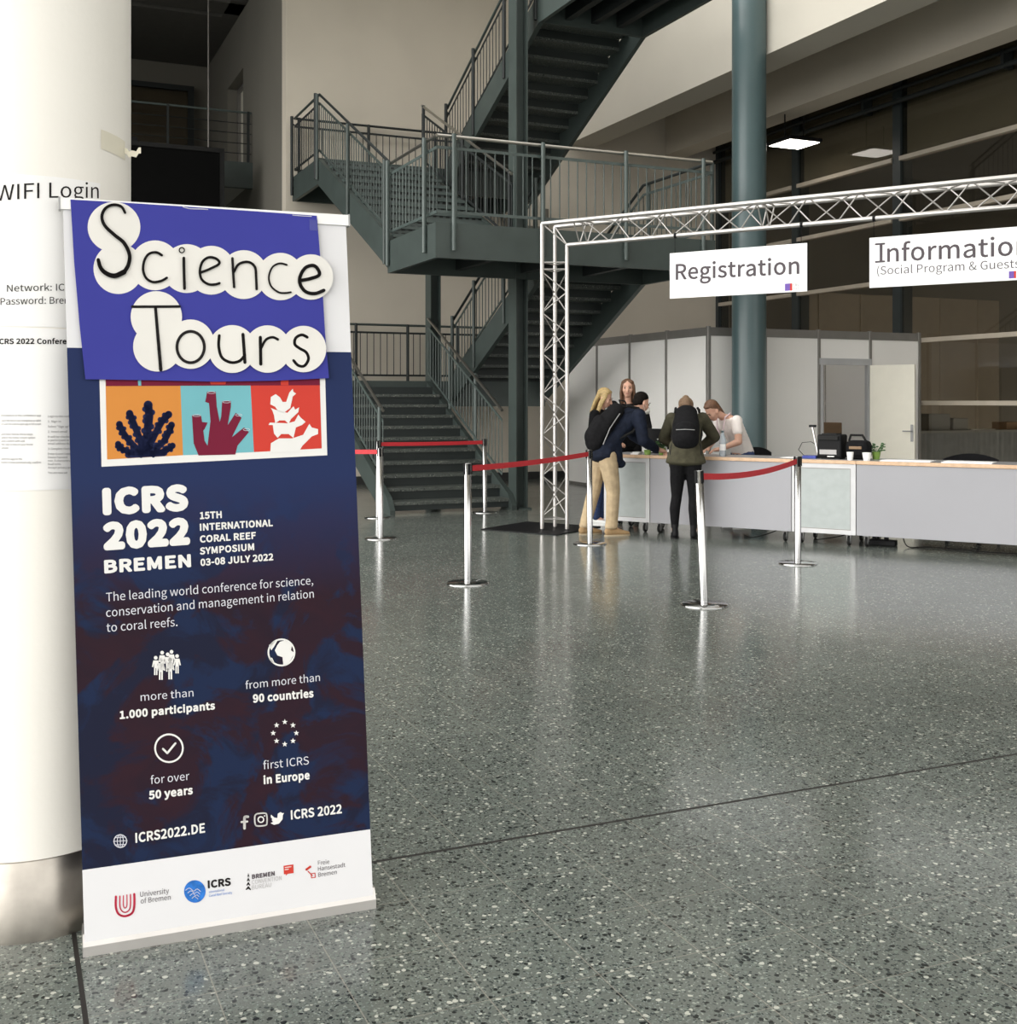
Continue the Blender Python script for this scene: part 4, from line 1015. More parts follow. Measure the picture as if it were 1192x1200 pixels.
# ================================================================ RECEPTION COUNTER
CZ0, CZ1 = .118, .886
def c_(): return MB(CNT)
DEP = .62
def module(x0, x1, kind, lab):
    o = thing('counter_unit', lab, 'counter', CNT @ Vector(((x0 + x1) / 2, DEP / 2, 0)), 0, 'reception counter units')
    g = .004
    if kind == 'solid':
        c_().bbox(x0 + g, x1 - g, 0, .02, CZ0, CZ1 - .04, .002).build('front_panel', 'lav', o)
    else:
        x = c_(); f = .055
        x.box(x0 + g, x0 + f, 0, .03, CZ0, CZ1 - .04); x.box(x1 - f, x1 - g, 0, .03, CZ0, CZ1 - .04); x.box(x0 + f, x1 - f, 0, .03, CZ0, CZ0 + .045); x.box(x0 + f, x1 - f, 0, .03, CZ1 - .085, CZ1 - .04)
        x.build('frame', 'whiteframe', o)
        c_().box(x0 + f, x1 - f, .010, .018, CZ0 + .045, CZ1 - .085).build('frosted_panel', 'frost', o)
        x = c_(); x.box(x0 + f, x1 - f, .006, .0099, CZ0 + .045, CZ0 + .052); x.box(x0 + f, x1 - f, .006, .0099, CZ1 - .092, CZ1 - .085); x.box(x0 + f, x0 + f + .007, .006, .0099, CZ0 + .052, CZ1 - .092); x.box(x1 - f - .007, x1 - f, .006, .0099, CZ0 + .052, CZ1 - .092)
        x.build('gasket', 'profile', o)
    x = c_(); x.box(x0 + g, x0 + .025, .03, DEP - .02, CZ0, CZ1 - .04); x.box(x1 - .025, x1 - g, .03, DEP - .02, CZ0, CZ1 - .04); x.box(x0 + .025, x1 - .025, .03, DEP - .02, CZ0, CZ0 + .02)
    x.build('carcass', 'lav', o)
    c_().bbox(x0 + .001, x1 - .001, .006, DEP, CZ1 - .038, CZ1, .002).build('worktop', 'topgrey', o)
    c_().bbox(x0 + .001, x1 - .001, -.012, .006, CZ1 - .038, CZ1, .004).build('beech_edge', 'beech', o)
    for ax in (x0 + .09, x1 - .09):
        for ay in (.07, DEP - .09):
            k_ = c_().lathe([(.046, -.012), (.05, -.008), (.05, .008), (.046, .012)], (ax, ay, .0502), 20, 'x').build('caster', 'rubber', o)
            q = c_(); q.lathe([(.028, -.014), (.028, .014)], (ax, ay, .0502), 16, 'x'); q.box(ax - .02, ax - .015, ay - .02, ay + .03, .05, .112); q.box(ax + .015, ax + .02, ay - .02, ay + .03, .05, .112); q.box(ax - .03, ax + .03, ay - .03, ay + .04, .108, CZ0)
            q.build('caster_fork', 'castgrey', k_)
    return o
module(-.40, .19, 'glass', 'frosted glass counter unit at the left end, beside the man')
module(.19, 1.84, 'solid', 'lavender grey counter unit behind the woman with the backpack')
module(1.84, 2.52, 'glass', 'frosted glass counter unit in the middle of the counter')
module(2.52, 4.17, 'solid', 'lavender grey counter unit right of the frosted middle unit')
module(4.17, 5.82, 'solid', 'lavender grey counter unit cut off by the right edge')
# cables under the counter
def cable(pts, lab, r=.006):
    P = [CNT @ Vector(p) for p in pts]; Q = []
    for i in range(len(P) - 1):
        a, b_, c2, d_ = P[max(i - 1, 0)], P[i], P[i + 1], P[min(i + 2, len(P) - 1)]
        for j in range(6):
            t = j / 6; Q.append(.5 * ((2 * b_) + (-a + c2) * t + (2 * a - 5 * b_ + 4 * c2 - d_) * t * t + (-a + 3 * b_ - 3 * c2 + d_) * t ** 3))
    Q.append(P[-1]); m = MB(); m.path([Vector((v.x, v.y, max(v.z, r))) for v in Q], r, 6); return tag(m.build('power_cable', 'rubber'), lab, 'cable')
cable([(1.2, .3, .01), (1.35, .12, .01), (1.5, .2, .05), (1.62, .35, .11)], 'black cable on the floor under the counter near the right foot of the woman')
cable([(2.0, .25, .01), (2.25, .3, .06), (2.4, .4, .11)], 'black cable rising under the frosted middle counter unit')
cable([(2.9, .38, .08), (3.0, .2, .01), (3.2, .3, .01), (3.8, .2, .01), (4.4, .3, .01)], 'long black cable lying under the right counter unit')
m = c_(); m.bbox(2.58, 2.86, .22, .32, 0, .06, .01); m.bbox(2.62, 2.66, .24, .28, .06, .10, .004); m.bbox(2.74, 2.78, .24, .28, .06, .09, .004)
tag(m.build('power_strip', 'black'), 'black power strip with plugs under the right counter unit', 'power strip')

# ---------------------------------------------------------------- things on the counter
def cp(px, y):      # counter-top x for a picture column at depth y behind the front edge
    Pn = Plane(CNT @ Vector((0, y, 0)), CNT.to_3x3() @ Vector((1, 0, 0)), Vector((0, 0, 1))); return Pn.at(px, 500)[0]
ZC = CZ1
def small(name, label, cat, x0, y0, group=None): return thing(name, label, cat, CNT @ Vector((x0, y0, ZC)), 0, group)
# black label printer / till bag
X = cp(976, .28); o = small('label_printer', 'black label printer with a grey strip on its front, on the counter', 'printer', X, .28)
c_().bbox(X - .14, X + .12, .18, .42, ZC + .012, ZC + .26, .02).build('printer_body', 'black', o)
c_().box(X - .11, X + .07, .175, .18, ZC + .05, ZC + .10).build('grey_strip', 'inklight', o)
m = c_(); m.bbox(X - .13, X + .09, .16, .181, ZC + .20, ZC + .245, .005); m.bbox(X - .10, X + .06, .21, .40, ZC + .255, ZC + .27, .004); m.build('printer_cover', 'rubber', o)
c_().box(X - .02, X + .05, .15, .176, ZC + .025, ZC + .035).build('paper_slip', 'paper', o)
m = c_(); m.box(X - .1, X + .1, .2, .4, ZC, ZC + .012); m.build('foot', 'rubber', o)
X2 = cp(1004, .3); o = small('black_bag', 'black bag standing beside the label printer', 'bag', X2, .3)
c_().bbox(X2 - .10, X2 + .14, .2, .42, ZC, ZC + .20, .05).build('bag_body', 'blackcloth', o)
c_().path([(X2 - .08, .3, ZC + .19), (X2 - .06, .3, ZC + .255), (X2 + .06, .3, ZC + .255), (X2 + .1, .3, ZC + .19)], .012).build('bag_handle', 'rubber', o)
c_().bbox(X2 - .05, X2 + .08, .185, .21, ZC + .11, ZC + .14, .005).build('bag_label', 'boxbrown', o)
X = cp(952, .35); o = small('document_camera', 'slim tilted grey lamp-like stand with black head beside the printer', 'stand', X, .4)
m = c_(); m.bar((X + .05, .42, ZC + .01), (X - .02, .42, ZC + .34), .03, .012); m.build('stand_arm', 'alu', o)
c_().bbox(X - .055, X + .02, .40, .44, ZC + .33, ZC + .355, .005).build('stand_head', 'black', o)
c_().bbox(X - .0, X + .10, .36, .48, ZC, ZC + .015, .004).build('stand_foot', 'black', o)
X = cp(953, .2); o = tag(c_().bbox(X - .12, X + .03, .2, .34, ZC, ZC + .03, .005).build('blue_folder', 'bluebag'), 'small blue folder lying left of the label printer', 'folder')
P = [CNT @ Vector(p) for p in [(X + .02, .45, ZC + .1), (X - .1, .45, ZC + .17), (X - .2, .45, ZC + .16), (X - .24, .45, ZC + .08), (X - .17, .42, ZC + .02), (X - .05, .4, ZC + .008)]]
tag(MB().path(P, .0035, 6).build('looped_cable', 'rubber'), 'thin cable looping up left of the label printer', 'cable')
def cup(px, y, lab, r=.036, h=.085):
    X = cp(px, y); return tag(c_().lathe([(r * .72, 0), (r, h), (r * .92, h), (r * .66, .006)], (X, y, ZC), 24).build('paper_cup', 'white'), lab, 'cup', 'white cups')
cup(996.5, .08, 'white paper cup in front of the black bag')
cup(1016, .10, 'wider white cup right of the paper cup', .046, .082)
def plant(px, y, lab, flowers):
    X = cp(px, y); o = small('potted_plant', lab, 'plant', X, y, 'little green pots on the counter')
    c_().lathe([(.034, 0), (.045, .075), (.047, .08), (.041, .08), (.038, .06)], (X, y, ZC), 20).build('pot', 'green_pot', o)
    m = c_(); q = c_(); r_ = random.Random(px)
    for i in range(26):
        a = r_.uniform(0, 2 * PI); l = r_.uniform(.03, .085); z = r_.uniform(.09, .17); p0 = Vector((X, y, ZC + .07)); p1 = Vector((X + l * math.cos(a), y + l * math.sin(a), ZC + z))
        m.tube(p0, p1, .002, n=4); m.ball(p1, .016, 1, 1, .45, 8)
    m.build('foliage', 'leaf', o)
    if flowers:
        for i in range(9):
            a = r_.uniform(0, 2 * PI); l = r_.uniform(.0, .07); q.ball((X + l * math.cos(a), y + l * math.sin(a), ZC + r_.uniform(.13, .18)), .015, 1, 1, .7, 8)
        q.build('flowers', 'petal', o)
plant(776, .10, 'green pot with white flowers between the man and the backpack', True)
plant(1027, .40, 'leafy plant behind the wider white cup', False)
X = cp(759, .06); o = tag(c_().lathe([(.034, 0), (.042, .055), (.038, .055), (.034, .018)], (X, .06, ZC), 20).build('green_cup', 'green_pot'), 'small green cup under the hand of the man', 'cup')
def papers(px0, px1, y, lab, th=.012, d=.22):
    a, b_ = cp(px0, y), cp(px1, y); m = c_(); m.box(a, b_, y, y + d, ZC, ZC + th * .5); m.box(a + .02, b_ + .01, y + .01, y + d + .01, ZC + th * .5, ZC + th)
    return tag(m.build('paper_stack', 'paper'), lab, 'papers', 'papers on the counter')
papers(1031, 1090, .06, 'flat white papers on the counter right of the cups')
papers(1103, 1162, .04, 'flat white papers before the black chair at the right', .016)
papers(914, 932, .2, 'thin white paper left of the small blue folder', .006)
papers(739, 748, .03, 'small white papers at the left end of the counter by the man', .03, .1)
# plastic bottle
X = cp(847, .20); o = small('water_bottle', 'clear plastic water bottle with a white label before the seated helper', 'bottle', X, .2)
c_().lathe([(.030, 0), (.036, .01), (.036, .17), (.033, .19), (.014, .255), (.012, .27)], (X, .2, ZC), 24).build('bottle_body', 'bottle', o)
c_().lathe([(.0365, .065), (.0365, .135)], (X, .2, ZC), 24, cap=False).build('bottle_label', 'paper', o)
c_().lathe([(.015, .262), (.015, .285)], (X, .2, ZC), 16).build('bottle_cap', 'teal', o)
# monitor behind the pots, chairs behind the counter
def chair(px, y, rot, lab, w=.44):
    X = cp(px, y); T = CNT @ Matrix.Translation((X, y, 0)) @ Matrix.Rotation(rot, 4, 'Z')
    o = thing('office_chair', lab, 'chair', CNT @ Vector((X, y, 0)), 0, 'black chairs behind the counter')
    q = lambda: MB(T)
    q().bbox(-.23, .23, -.22, .22, .44, .50, .018).build('seat', 'blackcloth', o)
    m = q(); n = 14
    for i in range(n):
        a0 = -1 + 2 * i / n; a1 = -1 + 2 * (i + 1) / n; f = lambda a: (a * w / 2, .22 + .07 * (1 - a * a), 0)
        for j in range(4):
            pass
        x0, y0, _ = f(a0); x1, y1, _ = f(a1); z0 = .93 - .06 * a0 * a0; z1_ = .93 - .06 * a1 * a1
        m.add([(x0, y0, .58), (x1, y1, .58), (x1, y1, z1_), (x0, y0, z0), (x0, y0 + .035, .58), (x1, y1 + .035, .58), (x1, y1 + .035, z1_), (x0, y0 + .035, z0)],
              [(0, 1, 2, 3), (7, 6, 5, 4), (3, 2, 6, 7), (0, 4, 5, 1)] + ([(0, 3, 7, 4)] if i == 0 else []) + ([(1, 5, 6, 2)] if i == n - 1 else []))
    m.build('backrest', 'blackcloth', o)
    q().tube((0, 0, .10), (0, 0, .44), .018).build('gas_lift', 'castgrey', o)
    q().bar((0, .1, .45), (0, .27, .62), .06, .02).build('back_bracket', 'black', o)
    for i in range(5):
        a = 2 * PI * i / 5; l = q().bar((0, 0, .10), (.28 * math.cos(a), .28 * math.sin(a), .075), .04, .018).build('star_leg', 'black', o)
        q().lathe([(.028, -.015), (.028, .015)], (.28 * math.cos(a), .28 * math.sin(a), .0285), 14, 'x').build('caster', 'rubber', l)
chair(1137, 1.05, .15, 'black chair with curved back behind the papers at the right', .56)
chair(874, 1.5, -.1, 'black chair behind the helper in the white shirt')
X = cp(771, .42); o = small('monitor', 'black monitor seen from behind, between the man and the backpack', 'monitor', X, .42)
c_().bbox(X - .17, X + .16, .42, .45, ZC + .05, ZC + .29, .006).build('screen_back', 'black', o)
c_().bar((X, .445, ZC + .01), (X, .455, ZC + .15), .05, .015).build('monitor_neck', 'black', o)
c_().bbox(X - .1, X + .1, .38, .52, ZC, ZC + .012, .004).build('monitor_foot', 'black', o)
X = cp(779, .34); tag(c_().bbox(X - .02, X + .02, .33, .37, ZC, ZC + .21, .004).build('white_card_stand', 'white'), 'upright white card holder beside the backpack', 'card holder')
# ================================================================ PEOPLE
def blob(T, chains, name, m, parent, vox=.011, smooth=4, cut=None):
    """chains: lists of (x,y,z,rx[,ry[,rz]]); the union of the balls along each chain becomes ONE continuous surface"""
    mb = MB(T)
    for ch in chains:
        ch = [tuple(c) + (c[3],) * (6 - len(c)) if len(c) < 6 else tuple(c) for c in ch]
        if len(ch) == 1: c = ch[0]; mb.ball(c[:3], 1, c[3], c[4], c[5], 14); continue
        for a, b in zip(ch[:-1], ch[1:]):
            L = math.dist(a[:3], b[:3]); n = max(1, int(L / (min(a[3:] + b[3:]) * .38)))
            for i in range(n + 1):
                t = i / n; c = [a[j] + (b[j] - a[j]) * t for j in range(6)]
                mb.ball(c[:3], 1, c[3], c[4], c[5], 12)
    o = mb.build(name, m, parent, fixn=False)
    md = o.modifiers.new('r', 'REMESH'); md.mode = 'VOXEL'; md.voxel_size = vox; md.use_smooth_shade = True
    if smooth: ms = o.modifiers.new('s', 'SMOOTH'); ms.factor = .5; ms.iterations = smooth
    bpy.context.view_layer.update()
    dg = bpy.context.evaluated_depsgraph_get(); me = bpy.data.meshes.new_from_object(o.evaluated_get(dg))
    old = o.data; o.modifiers.clear(); o.data = me; bpy.data.meshes.remove(old)
    for p in me.polygons: p.use_smooth = True
    if not me.materials: me.materials.append(M[m])
    return o
def V3(*a): return Vector(a)
def headframe(pos, yaw, pitch, roll=0):   # local: face looks along +y, z up, origin head centre
    return Matrix.Translation(pos) @ Matrix.Rotation(yaw, 4, 'Z') @ Matrix.Rotation(roll, 4, 'Y') @ Matrix.Rotation(pitch, 4, 'X')
def headchains(H):
    def q(x, y, z, rx, ry=None, rz=None):
        v = H @ Vector((x, y, z)); ry = ry or rx; rz = rz or rx
        return (v.x, v.y, v.z, rx, ry, rz)
    # skull, face, jaw, nose, ears
    return [[q(0, -.02, .035, .078, .088, .085)], [q(0, .02, -.01, .066, .07, .085)], [q(0, .045, -.075, .040, .036, .034)], [q(0, .03, -.05, .052, .05, .05)],
            [q(0, .088, .0, .009), q(0, .106, -.028, .013)], [q(-.078, -.005, -.01, .012, .02, .03)], [q(.078, -.005, -.01, .012, .02, .03)], [q(-.04, .06, -.02, .022)], [q(.04, .06, -.02, .022)],
            [q(0, .07, -.062, .02, .018, .012)]]
def face(H, T, parent, brows='brown_hair'):
    TT = T @ H
    m = MB(TT)
    for s in (-1, 1): m.ball((s * .031, .078, .012), .0115, 1.15, .6, .75, 10)
    m.build('eyes', 'eye', parent)
    m = MB(TT)
    for s in (-1, 1): m.bar((s * .014, .088, .034), (s * .047, .078, .034), .008, .006)
    m.build('eyebrows', brows, parent)
    MB(TT).ball((0, .088, -.058), .021, 1, .35, .30, 10).build('mouth', 'lips', parent)
def hand(T, wrist, d, up, parent_chains, r=.0085, curl=.5, side=1):
    """palm and five unequal fingers as chains from the wrist along d; up is the back of the hand"""
    d = Vector(d).normalized(); up = (Vector(up) - d * Vector(up).dot(d)).normalized(); sd = d.cross(up) * side
    w = Vector(wrist); P = lambda v, r_: (v.x, v.y, v.z, r_)
    ch = [[P(w, .024), P(w + d * .04, .026), P(w + d * .07, .024)], [P(w + d * .03 + sd * .018, .018), P(w + d * .075 + sd * .028, .014)], [P(w + d * .03 - sd * .018, .018), P(w + d * .075 - sd * .028, .014)]]
    for i, l in enumerate((.066, .076, .071, .056)):
        b = w + d * .075 + sd * (.031 - i * .0205); c = curl
        k1 = b + d * l * .45 - up * l * .12 * c * 2; k2 = k1 + (d * (1 - c) - up * c).normalized() * l * .33; k3 = k2 + (d * (1 - 1.6 * c) - up * 1.3 * c).normalized() * l * .26
        ch.append([P(b, r), P(k1, r * .95), P(k2, r * .88), P(k3, r * .75)])
    b = w + d * .018 + sd * .026; k1 = b + (d + sd * .9).normalized() * .035; k2 = k1 + (d + sd * .15 - up * .4).normalized() * .03; k3 = k2 + (d - up * .5).normalized() * .018
    ch.append([P(b, r * 1.4), P(k1, r * 1.15), P(k2, r), P(k3, r * .8)])
    return parent_chains + ch
def shoe(T, x, y, yaw, m, parent, boot=0, s=1.0, heel=.0):
    F = T @ Matrix.Translation((x, y, 0)) @ Matrix.Rotation(yaw, 4, 'Z')
    ch = [[(0, -.055, .05, .036, .04, .045), (0, .03, .05, .040, .05, .042), (0, .12, .036, .044, .05, .028), (0, .17, .030, .040, .04, .022)], [(0, -.045, .05, .037, .04, .04), (0, -.03, .095 + boot, .038, .046, .02)]]
    o = blob(F, [[tuple(a * s if i > 2 or i < 3 else a for i, a in enumerate(c)) for c in k] for k in ch], 'shoe', m, parent, .009, 3)
    q = MB(F); pts = []
    for i in range(20):
        a = 2 * PI * i / 20; px = .046 * s * math.cos(a); py = (.058 + .155 * math.sin(a)) * s; px *= (1.0 if math.sin(a) > -.2 else .86); pts.append((px, py))
    q.prism(pts, .0, .016, 'xy'); q.build('sole', 'sole' if m == 'suede' else ('white' if m == 'white' else 'rubber'), o)
    return o
def hairfall(T, H, parent, m, length, width=.085, back=True, front=False, part=0):
    def q(x, y, z, rx, ry=None, rz=None):
        v = H @ Vector((x, y, z)); return (v.x, v.y, v.z, rx, ry or rx, rz or rx)
    ch = [[q(0, -.030, .048, .086, .090, .078)], [q(-.035, .005, .080, .045, .045, .028)], [q(.035, .005, .080, .045, .045, .028)]]
    for s in (-1, 1):
        ch.append([q(s * .070, .012, .03, .020, .035, .03), q(s * .082, .005, -.06, .020, .034, .03), q(s * .078, .01, -.06 - length, .017, .026, .02)])
    for x in (-.06, -.03, 0, .03, .06):
        ch.append([q(x, -.065, .03, .034, .030, .03), q(x * 1.15, -.075, -.08, .028, .024, .03), q(x * 1.1, -.07, -.08 - length, .022, .018, .02)])
    return blob(T, ch, 'hair', m, parent, .008, 3)

# ---- man in khaki trousers, navy jacket, leaning right over the counter end
x0, y0 = ground(708, 627)
T = frame(x0, y0, -68)          # local +y = the way he faces (right and slightly away)
man_ = thing('person', 'person in navy jacket and khaki trousers with white face mask, leaning on the counter', 'person', (x0, y0, 0))
hd = headframe(V3(0, .475, 1.478), 0, math.radians(-25))
LS, RS = V3(-.19, .32, 1.33), V3(.19, .34, 1.34)     # shoulders (right shoulder is the near one)
LH, RH = V3(-.10, -.0, .90), V3(.10, .02, .90)
LK, RK = V3(-.11, -.07, .50), V3(.105, .06, .50)
LA, RA = V3(-.11, -.19, .10), V3(.11, .03, .10)
RE, RW = V3(.25, .36, 1.06), V3(.17, .60, .955)
LE, LW = V3(-.25, .50, 1.10), V3(-.12, .68, .98)
v = lambda p, *r: (p.x, p.y, p.z) + r
body = [[v(LH, .068), v(LK, .056), v(LA, .042)], [v(RH, .068), v(RK, .056), v(RA, .042)], [v(V3(0, .0, .97), .12, .09, .08), v(V3(0, .12, 1.10), .14, .10, .10), v(V3(0, .27, 1.27), .16, .11, .11), v(V3(0, .34, 1.35), .12, .08, .07)],
        [v(V3(0, .35, 1.36), .055), v(V3(0, .43, 1.42), .052)], [v(LS, .055), v(LE, .042), v(LW, .027)], [v(RS, .055), v(RE, .042), v(RW, .027)],
        [v(LA, .038), v(LA + V3(0, .10, -.055), .03)], [v(RA, .038), v(RA + V3(0, .10, -.055), .03)]] + headchains(hd)
body = hand(T, RW, (-.15, .95, -.25), (0, .2, 1), body, .010, .75, -1)
body = hand(T, LW, (.2, .9, -.3), (0, .2, 1), body, .010, .5, 1)
blob(T, body, 'body', 'skin', man_, .0075, 3)
face(hd, T, man_, 'dark_hair')
blob(T, [[v(V3(0, -.03, .90), .198, .165, .09), v(V3(0, -.01, .98), .185, .15, .10), v(V3(0, .12, 1.12), .175, .13, .11), v(V3(0, .27, 1.28), .185, .135, .12), v(V3(0, .33, 1.34), .15, .10, .09)],
         [v(V3(.09, .09, .84), .075, .10, .06), v(V3(.08, .08, 1.0), .08, .10, .08)], [v(V3(.10, .15, .80), .045, .07, .05)],
         [v(LS, .078), v(LE, .062), v(LW - V3(0, .04, 0), .046)], [v(RS, .08), v(RE, .066), v(RE.lerp(RW, .5), .058), v(RW - V3(-.0, .04, -.006), .048)], [v(V3(0, .38, 1.39), .075, .065, .045)]], 'jacket', 'navy', man_, .010, 3)
blob(T, [[v(V3(0, -.01, .94), .17, .14, .10)], [v(V3(-.085, -.02, .88), .11), v(LK, .078), v(V3(-.11, -.17, .15), .064, .07, .05), v(V3(-.11, -.18, .10), .066, .074, .03)],
         [v(V3(.085, .0, .88), .112), v(V3(.10, .03, .68), .098), v(RK, .080), v(V3(.11, .04, .15), .066, .072, .05), v(V3(.11, .035, .10), .070, .078, .03)]], 'trousers', 'khaki', man_, .010, 2)
shoe(T, -.11, -.17, .1, 'suede', man_); shoe(T, .115, .045, -.1, 'suede', man_)
def hq(H):
    def q(x, y, z, rx, ry=None, rz=None):
        w = H @ Vector((x, y, z)); return (w.x, w.y, w.z, rx, ry or rx, rz or rx)
    return q
q = hq(hd)
blob(T, [[q(0, -.030, .050, .083, .089, .076)], [q(-.05, -.05, .0, .035, .045, .045)], [q(.05, -.05, .0, .035, .045, .045)], [q(0, -.07, -.02, .05, .035, .05)]], 'hair', 'dark_hair', man_, .008, 2)
blob(T, [[q(0, .100, -.032, .036, .028, .026)], [q(0, .098, -.058, .052, .038, .036)], [q(0, .068, -.088, .046, .038, .028)]], 'face_mask', 'mask', man_, .007, 3)
m = MB(T @ hd)
for s in (-1, 1): m.tube((s * .045, .07, -.035), (s * .082, -.012, .0), .0025, n=6); m.tube((s * .04, .06, -.075), (s * .082, -.012, -.025), .0025, n=6)
m.build('mask_loop', 'mask', man_)
# his backpack
bp = thing('backpack', 'black backpack on the back of the man in the navy jacket', 'backpack', T @ V3(0, 0, .95))
blob(T, [[v(V3(.02, -.13, 1.05), .14, .10, .12), v(V3(.02, -.02, 1.22), .155, .11, .12), v(V3(.02, .14, 1.39), .12, .09, .09)], [v(V3(.02, -.16, 1.10), .12, .08, .11), v(V3(.02, -.07, 1.25), .12, .07, .10)]], 'pack_body', 'blackcloth', bp, .011, 4)
m = MB(T)
for s in (-1, 1): m.path([V3(s * .13, .22, 1.45), V3(s * .135, .36, 1.42), V3(s * .15, .40, 1.30), V3(s * .16, .28, 1.16), V3(s * .15, .06, 1.06)], .017, 6)
m.build('shoulder_strap', 'rubber', bp)
m = MB(T); m.path([V3(.02, .2, 1.46), V3(.02, .18, 1.51), V3(.02, .25, 1.50), V3(.02, .28, 1.44)], .008, 6); m.build('carry_loop', 'rubber', bp)
m = MB(T); m.path([V3(.175, -.10, 1.02), V3(.185, -.02, 1.2), V3(.15, .12, 1.36)], .006, 6); m.build('zip', 'castgrey', bp)

# ---- generic upright helper pieces
def torso(h, w=.155): return [v(V3(0, 0, h * .53), w, .10, .10), v(V3(0, .0, h * .62), w * .86, .095, .10), v(V3(0, .0, h * .73), w, .105, .11), v(V3(0, -.01, h * .80), w * .80, .08, .06)]

# ---- blond woman in a black coat, behind the man
x0, y0 = 1.115, 14.0
T = frame(x0, y0, -118)
wo = thing('person', 'person with straight blond hair in a long black coat, head bowed behind the man', 'person', (x0, y0, 0))
h = 1.66; hd = headframe(V3(0, .06, 1.535), .1, math.radians(-24))
LS, RS = V3(-.165, 0, 1.33), V3(.165, 0, 1.33); LE, RE = V3(-.21, -.02, 1.07), V3(.21, -.02, 1.07); LW, RW = V3(-.13, .16, .98), V3(.13, .16, .98)
LH, RH, LK, RK, LA, RA = V3(-.085, 0, .86), V3(.085, 0, .86), V3(-.09, .02, .47), V3(.09, .02, .47), V3(-.09, -.01, .09), V3(.09, -.01, .09)
body = [[v(LH, .08), v(LK, .052), v(LA, .036)], [v(RH, .08), v(RK, .052), v(RA, .036)], torso(h, .145), [v(V3(0, 0, 1.36), .045), v(V3(0, .03, 1.46), .043)],
        [v(LS, .048), v(LE, .037), v(LW, .024)], [v(RS, .048), v(RE, .037), v(RW, .024)], [v(LA, .034), v(LA + V3(0, .10, -.05), .028)], [v(RA, .034), v(RA + V3(0, .10, -.05), .028)]] + headchains(hd)
body = hand(T, LW, (.3, .9, 0), (0, 0, 1), body, .009, .5, 1); body = hand(T, RW, (-.3, .9, 0), (0, 0, 1), body, .009, .5, -1)
blob(T, body, 'body', 'skin', wo, .0075, 3); face(hd, T, wo)
blob(T, [[v(V3(0, 0, .72), .19, .14, .06), v(V3(0, 0, .90), .185, .135, .10), v(V3(0, 0, 1.05), .165, .12, .10), v(V3(0, 0, 1.24), .175, .125, .10), v(V3(0, 0, 1.34), .13, .085, .05)], [v(LS, .070), v(LE, .055), v(LW - V3(0, .04, 0), .042)], [v(RS, .070), v(RE, .055), v(RW - V3(0, .04, 0), .042)], [v(V3(0, 0, 1.39), .06, .055, .03)]], 'coat', 'blackcloth', wo, .010, 3)
blob(T, [[v(V3(0, 0, .84), .14, .11, .08)], [v(LH, .085), v(LK, .066), v(LA + V3(0, 0, .02), .058)], [v(RH, .085), v(RK, .066), v(RA + V3(0, 0, .02), .058)]], 'jeans', 'jeans', wo, .010, 1)
shoe(T, -.09, 0, .05, 'white', wo, s=.92); shoe(T, .09, 0, -.05, 'white', wo, s=.92)
hairfall(T, hd, wo, 'blond', .14)

# ---- tall woman with long brown hair, facing the camera, behind the counter
x0, y0 = 1.485, 14.35
T = frame(x0, y0, 172)
w2 = thing('person', 'person with long brown hair in dark clothes, looking towards the entrance', 'person', (x0, y0, 0))
h = 1.78; hd = headframe(V3(0, .02, 1.655), 0, math.radians(-3))
LS, RS = V3(-.18, 0, 1.44), V3(.18, 0, 1.44); LE, RE = V3(-.25, .07, 1.18), V3(.24, .03, 1.16); LW, RW = V3(-.26, .30, 1.04), V3(.14, .18, 1.05)
LH, RH, LK, RK, LA, RA = V3(-.09, 0, .93), V3(.09, 0, .93), V3(-.10, .02, .50), V3(.10, .02, .50), V3(-.10, -.01, .09), V3(.10, -.01, .09)
body = [[v(LH, .082), v(LK, .054), v(LA, .037)], [v(RH, .082), v(RK, .054), v(RA, .037)], torso(h, .15), [v(V3(0, -.01, 1.46), .047), v(V3(0, .0, 1.58), .045)],
        [v(LS, .05), v(LE, .038), v(LW, .025)], [v(RS, .05), v(RE, .038), v(RW, .025)], [v(LA, .034), v(LA + V3(0, .10, -.05), .028)], [v(RA, .034), v(RA + V3(0, .10, -.05), .028)]] + headchains(hd)
body = hand(T, LW, (.1, .9, -.1), (0, 0, 1), body, .009, .5, 1); body = hand(T, RW, (-.5, .8, .1), (0, 0, 1), body, .009, .5, -1)
blob(T, body, 'body', 'skin', w2, .0075, 3); face(hd, T, w2)
blob(T, [[v(V3(0, 0, .95), .165, .12, .08), v(V3(0, 0, 1.10), .155, .115, .10), v(V3(0, 0, 1.32), .175, .125, .10), v(V3(0, -.01, 1.43), .13, .085, .05)], [v(LS, .070), v(LE, .055), v(LW - V3(0, .04, 0), .042)], [v(RS, .070), v(RE, .055), v(RW - V3(-.02, .04, 0), .042)]], 'jacket', 'blackcloth', w2, .010, 3)
m = MB(T)
for z in (1.34, 1.27, 1.20, 1.13):
    for s in (-1, 1): m.ball((s * .035, .123, z), .011, 1, .5, 1, 8)
m.build('jacket_buttons', 'beech', w2)
blob(T, [[v(V3(0, 0, .92), .15, .11, .08)], [v(LH, .09), v(LK, .068), v(LA + V3(0, 0, .04), .055)], [v(RH, .09), v(RK, .068), v(RA + V3(0, 0, .04), .055)]], 'trousers', 'black', w2, .011, 2)
shoe(T, -.10, 0, .05, 'black', w2, s=.95); shoe(T, .10, 0, -.05, 'black', w2, s=.95)
hairfall(T, hd, w2, 'brown_hair', .13)

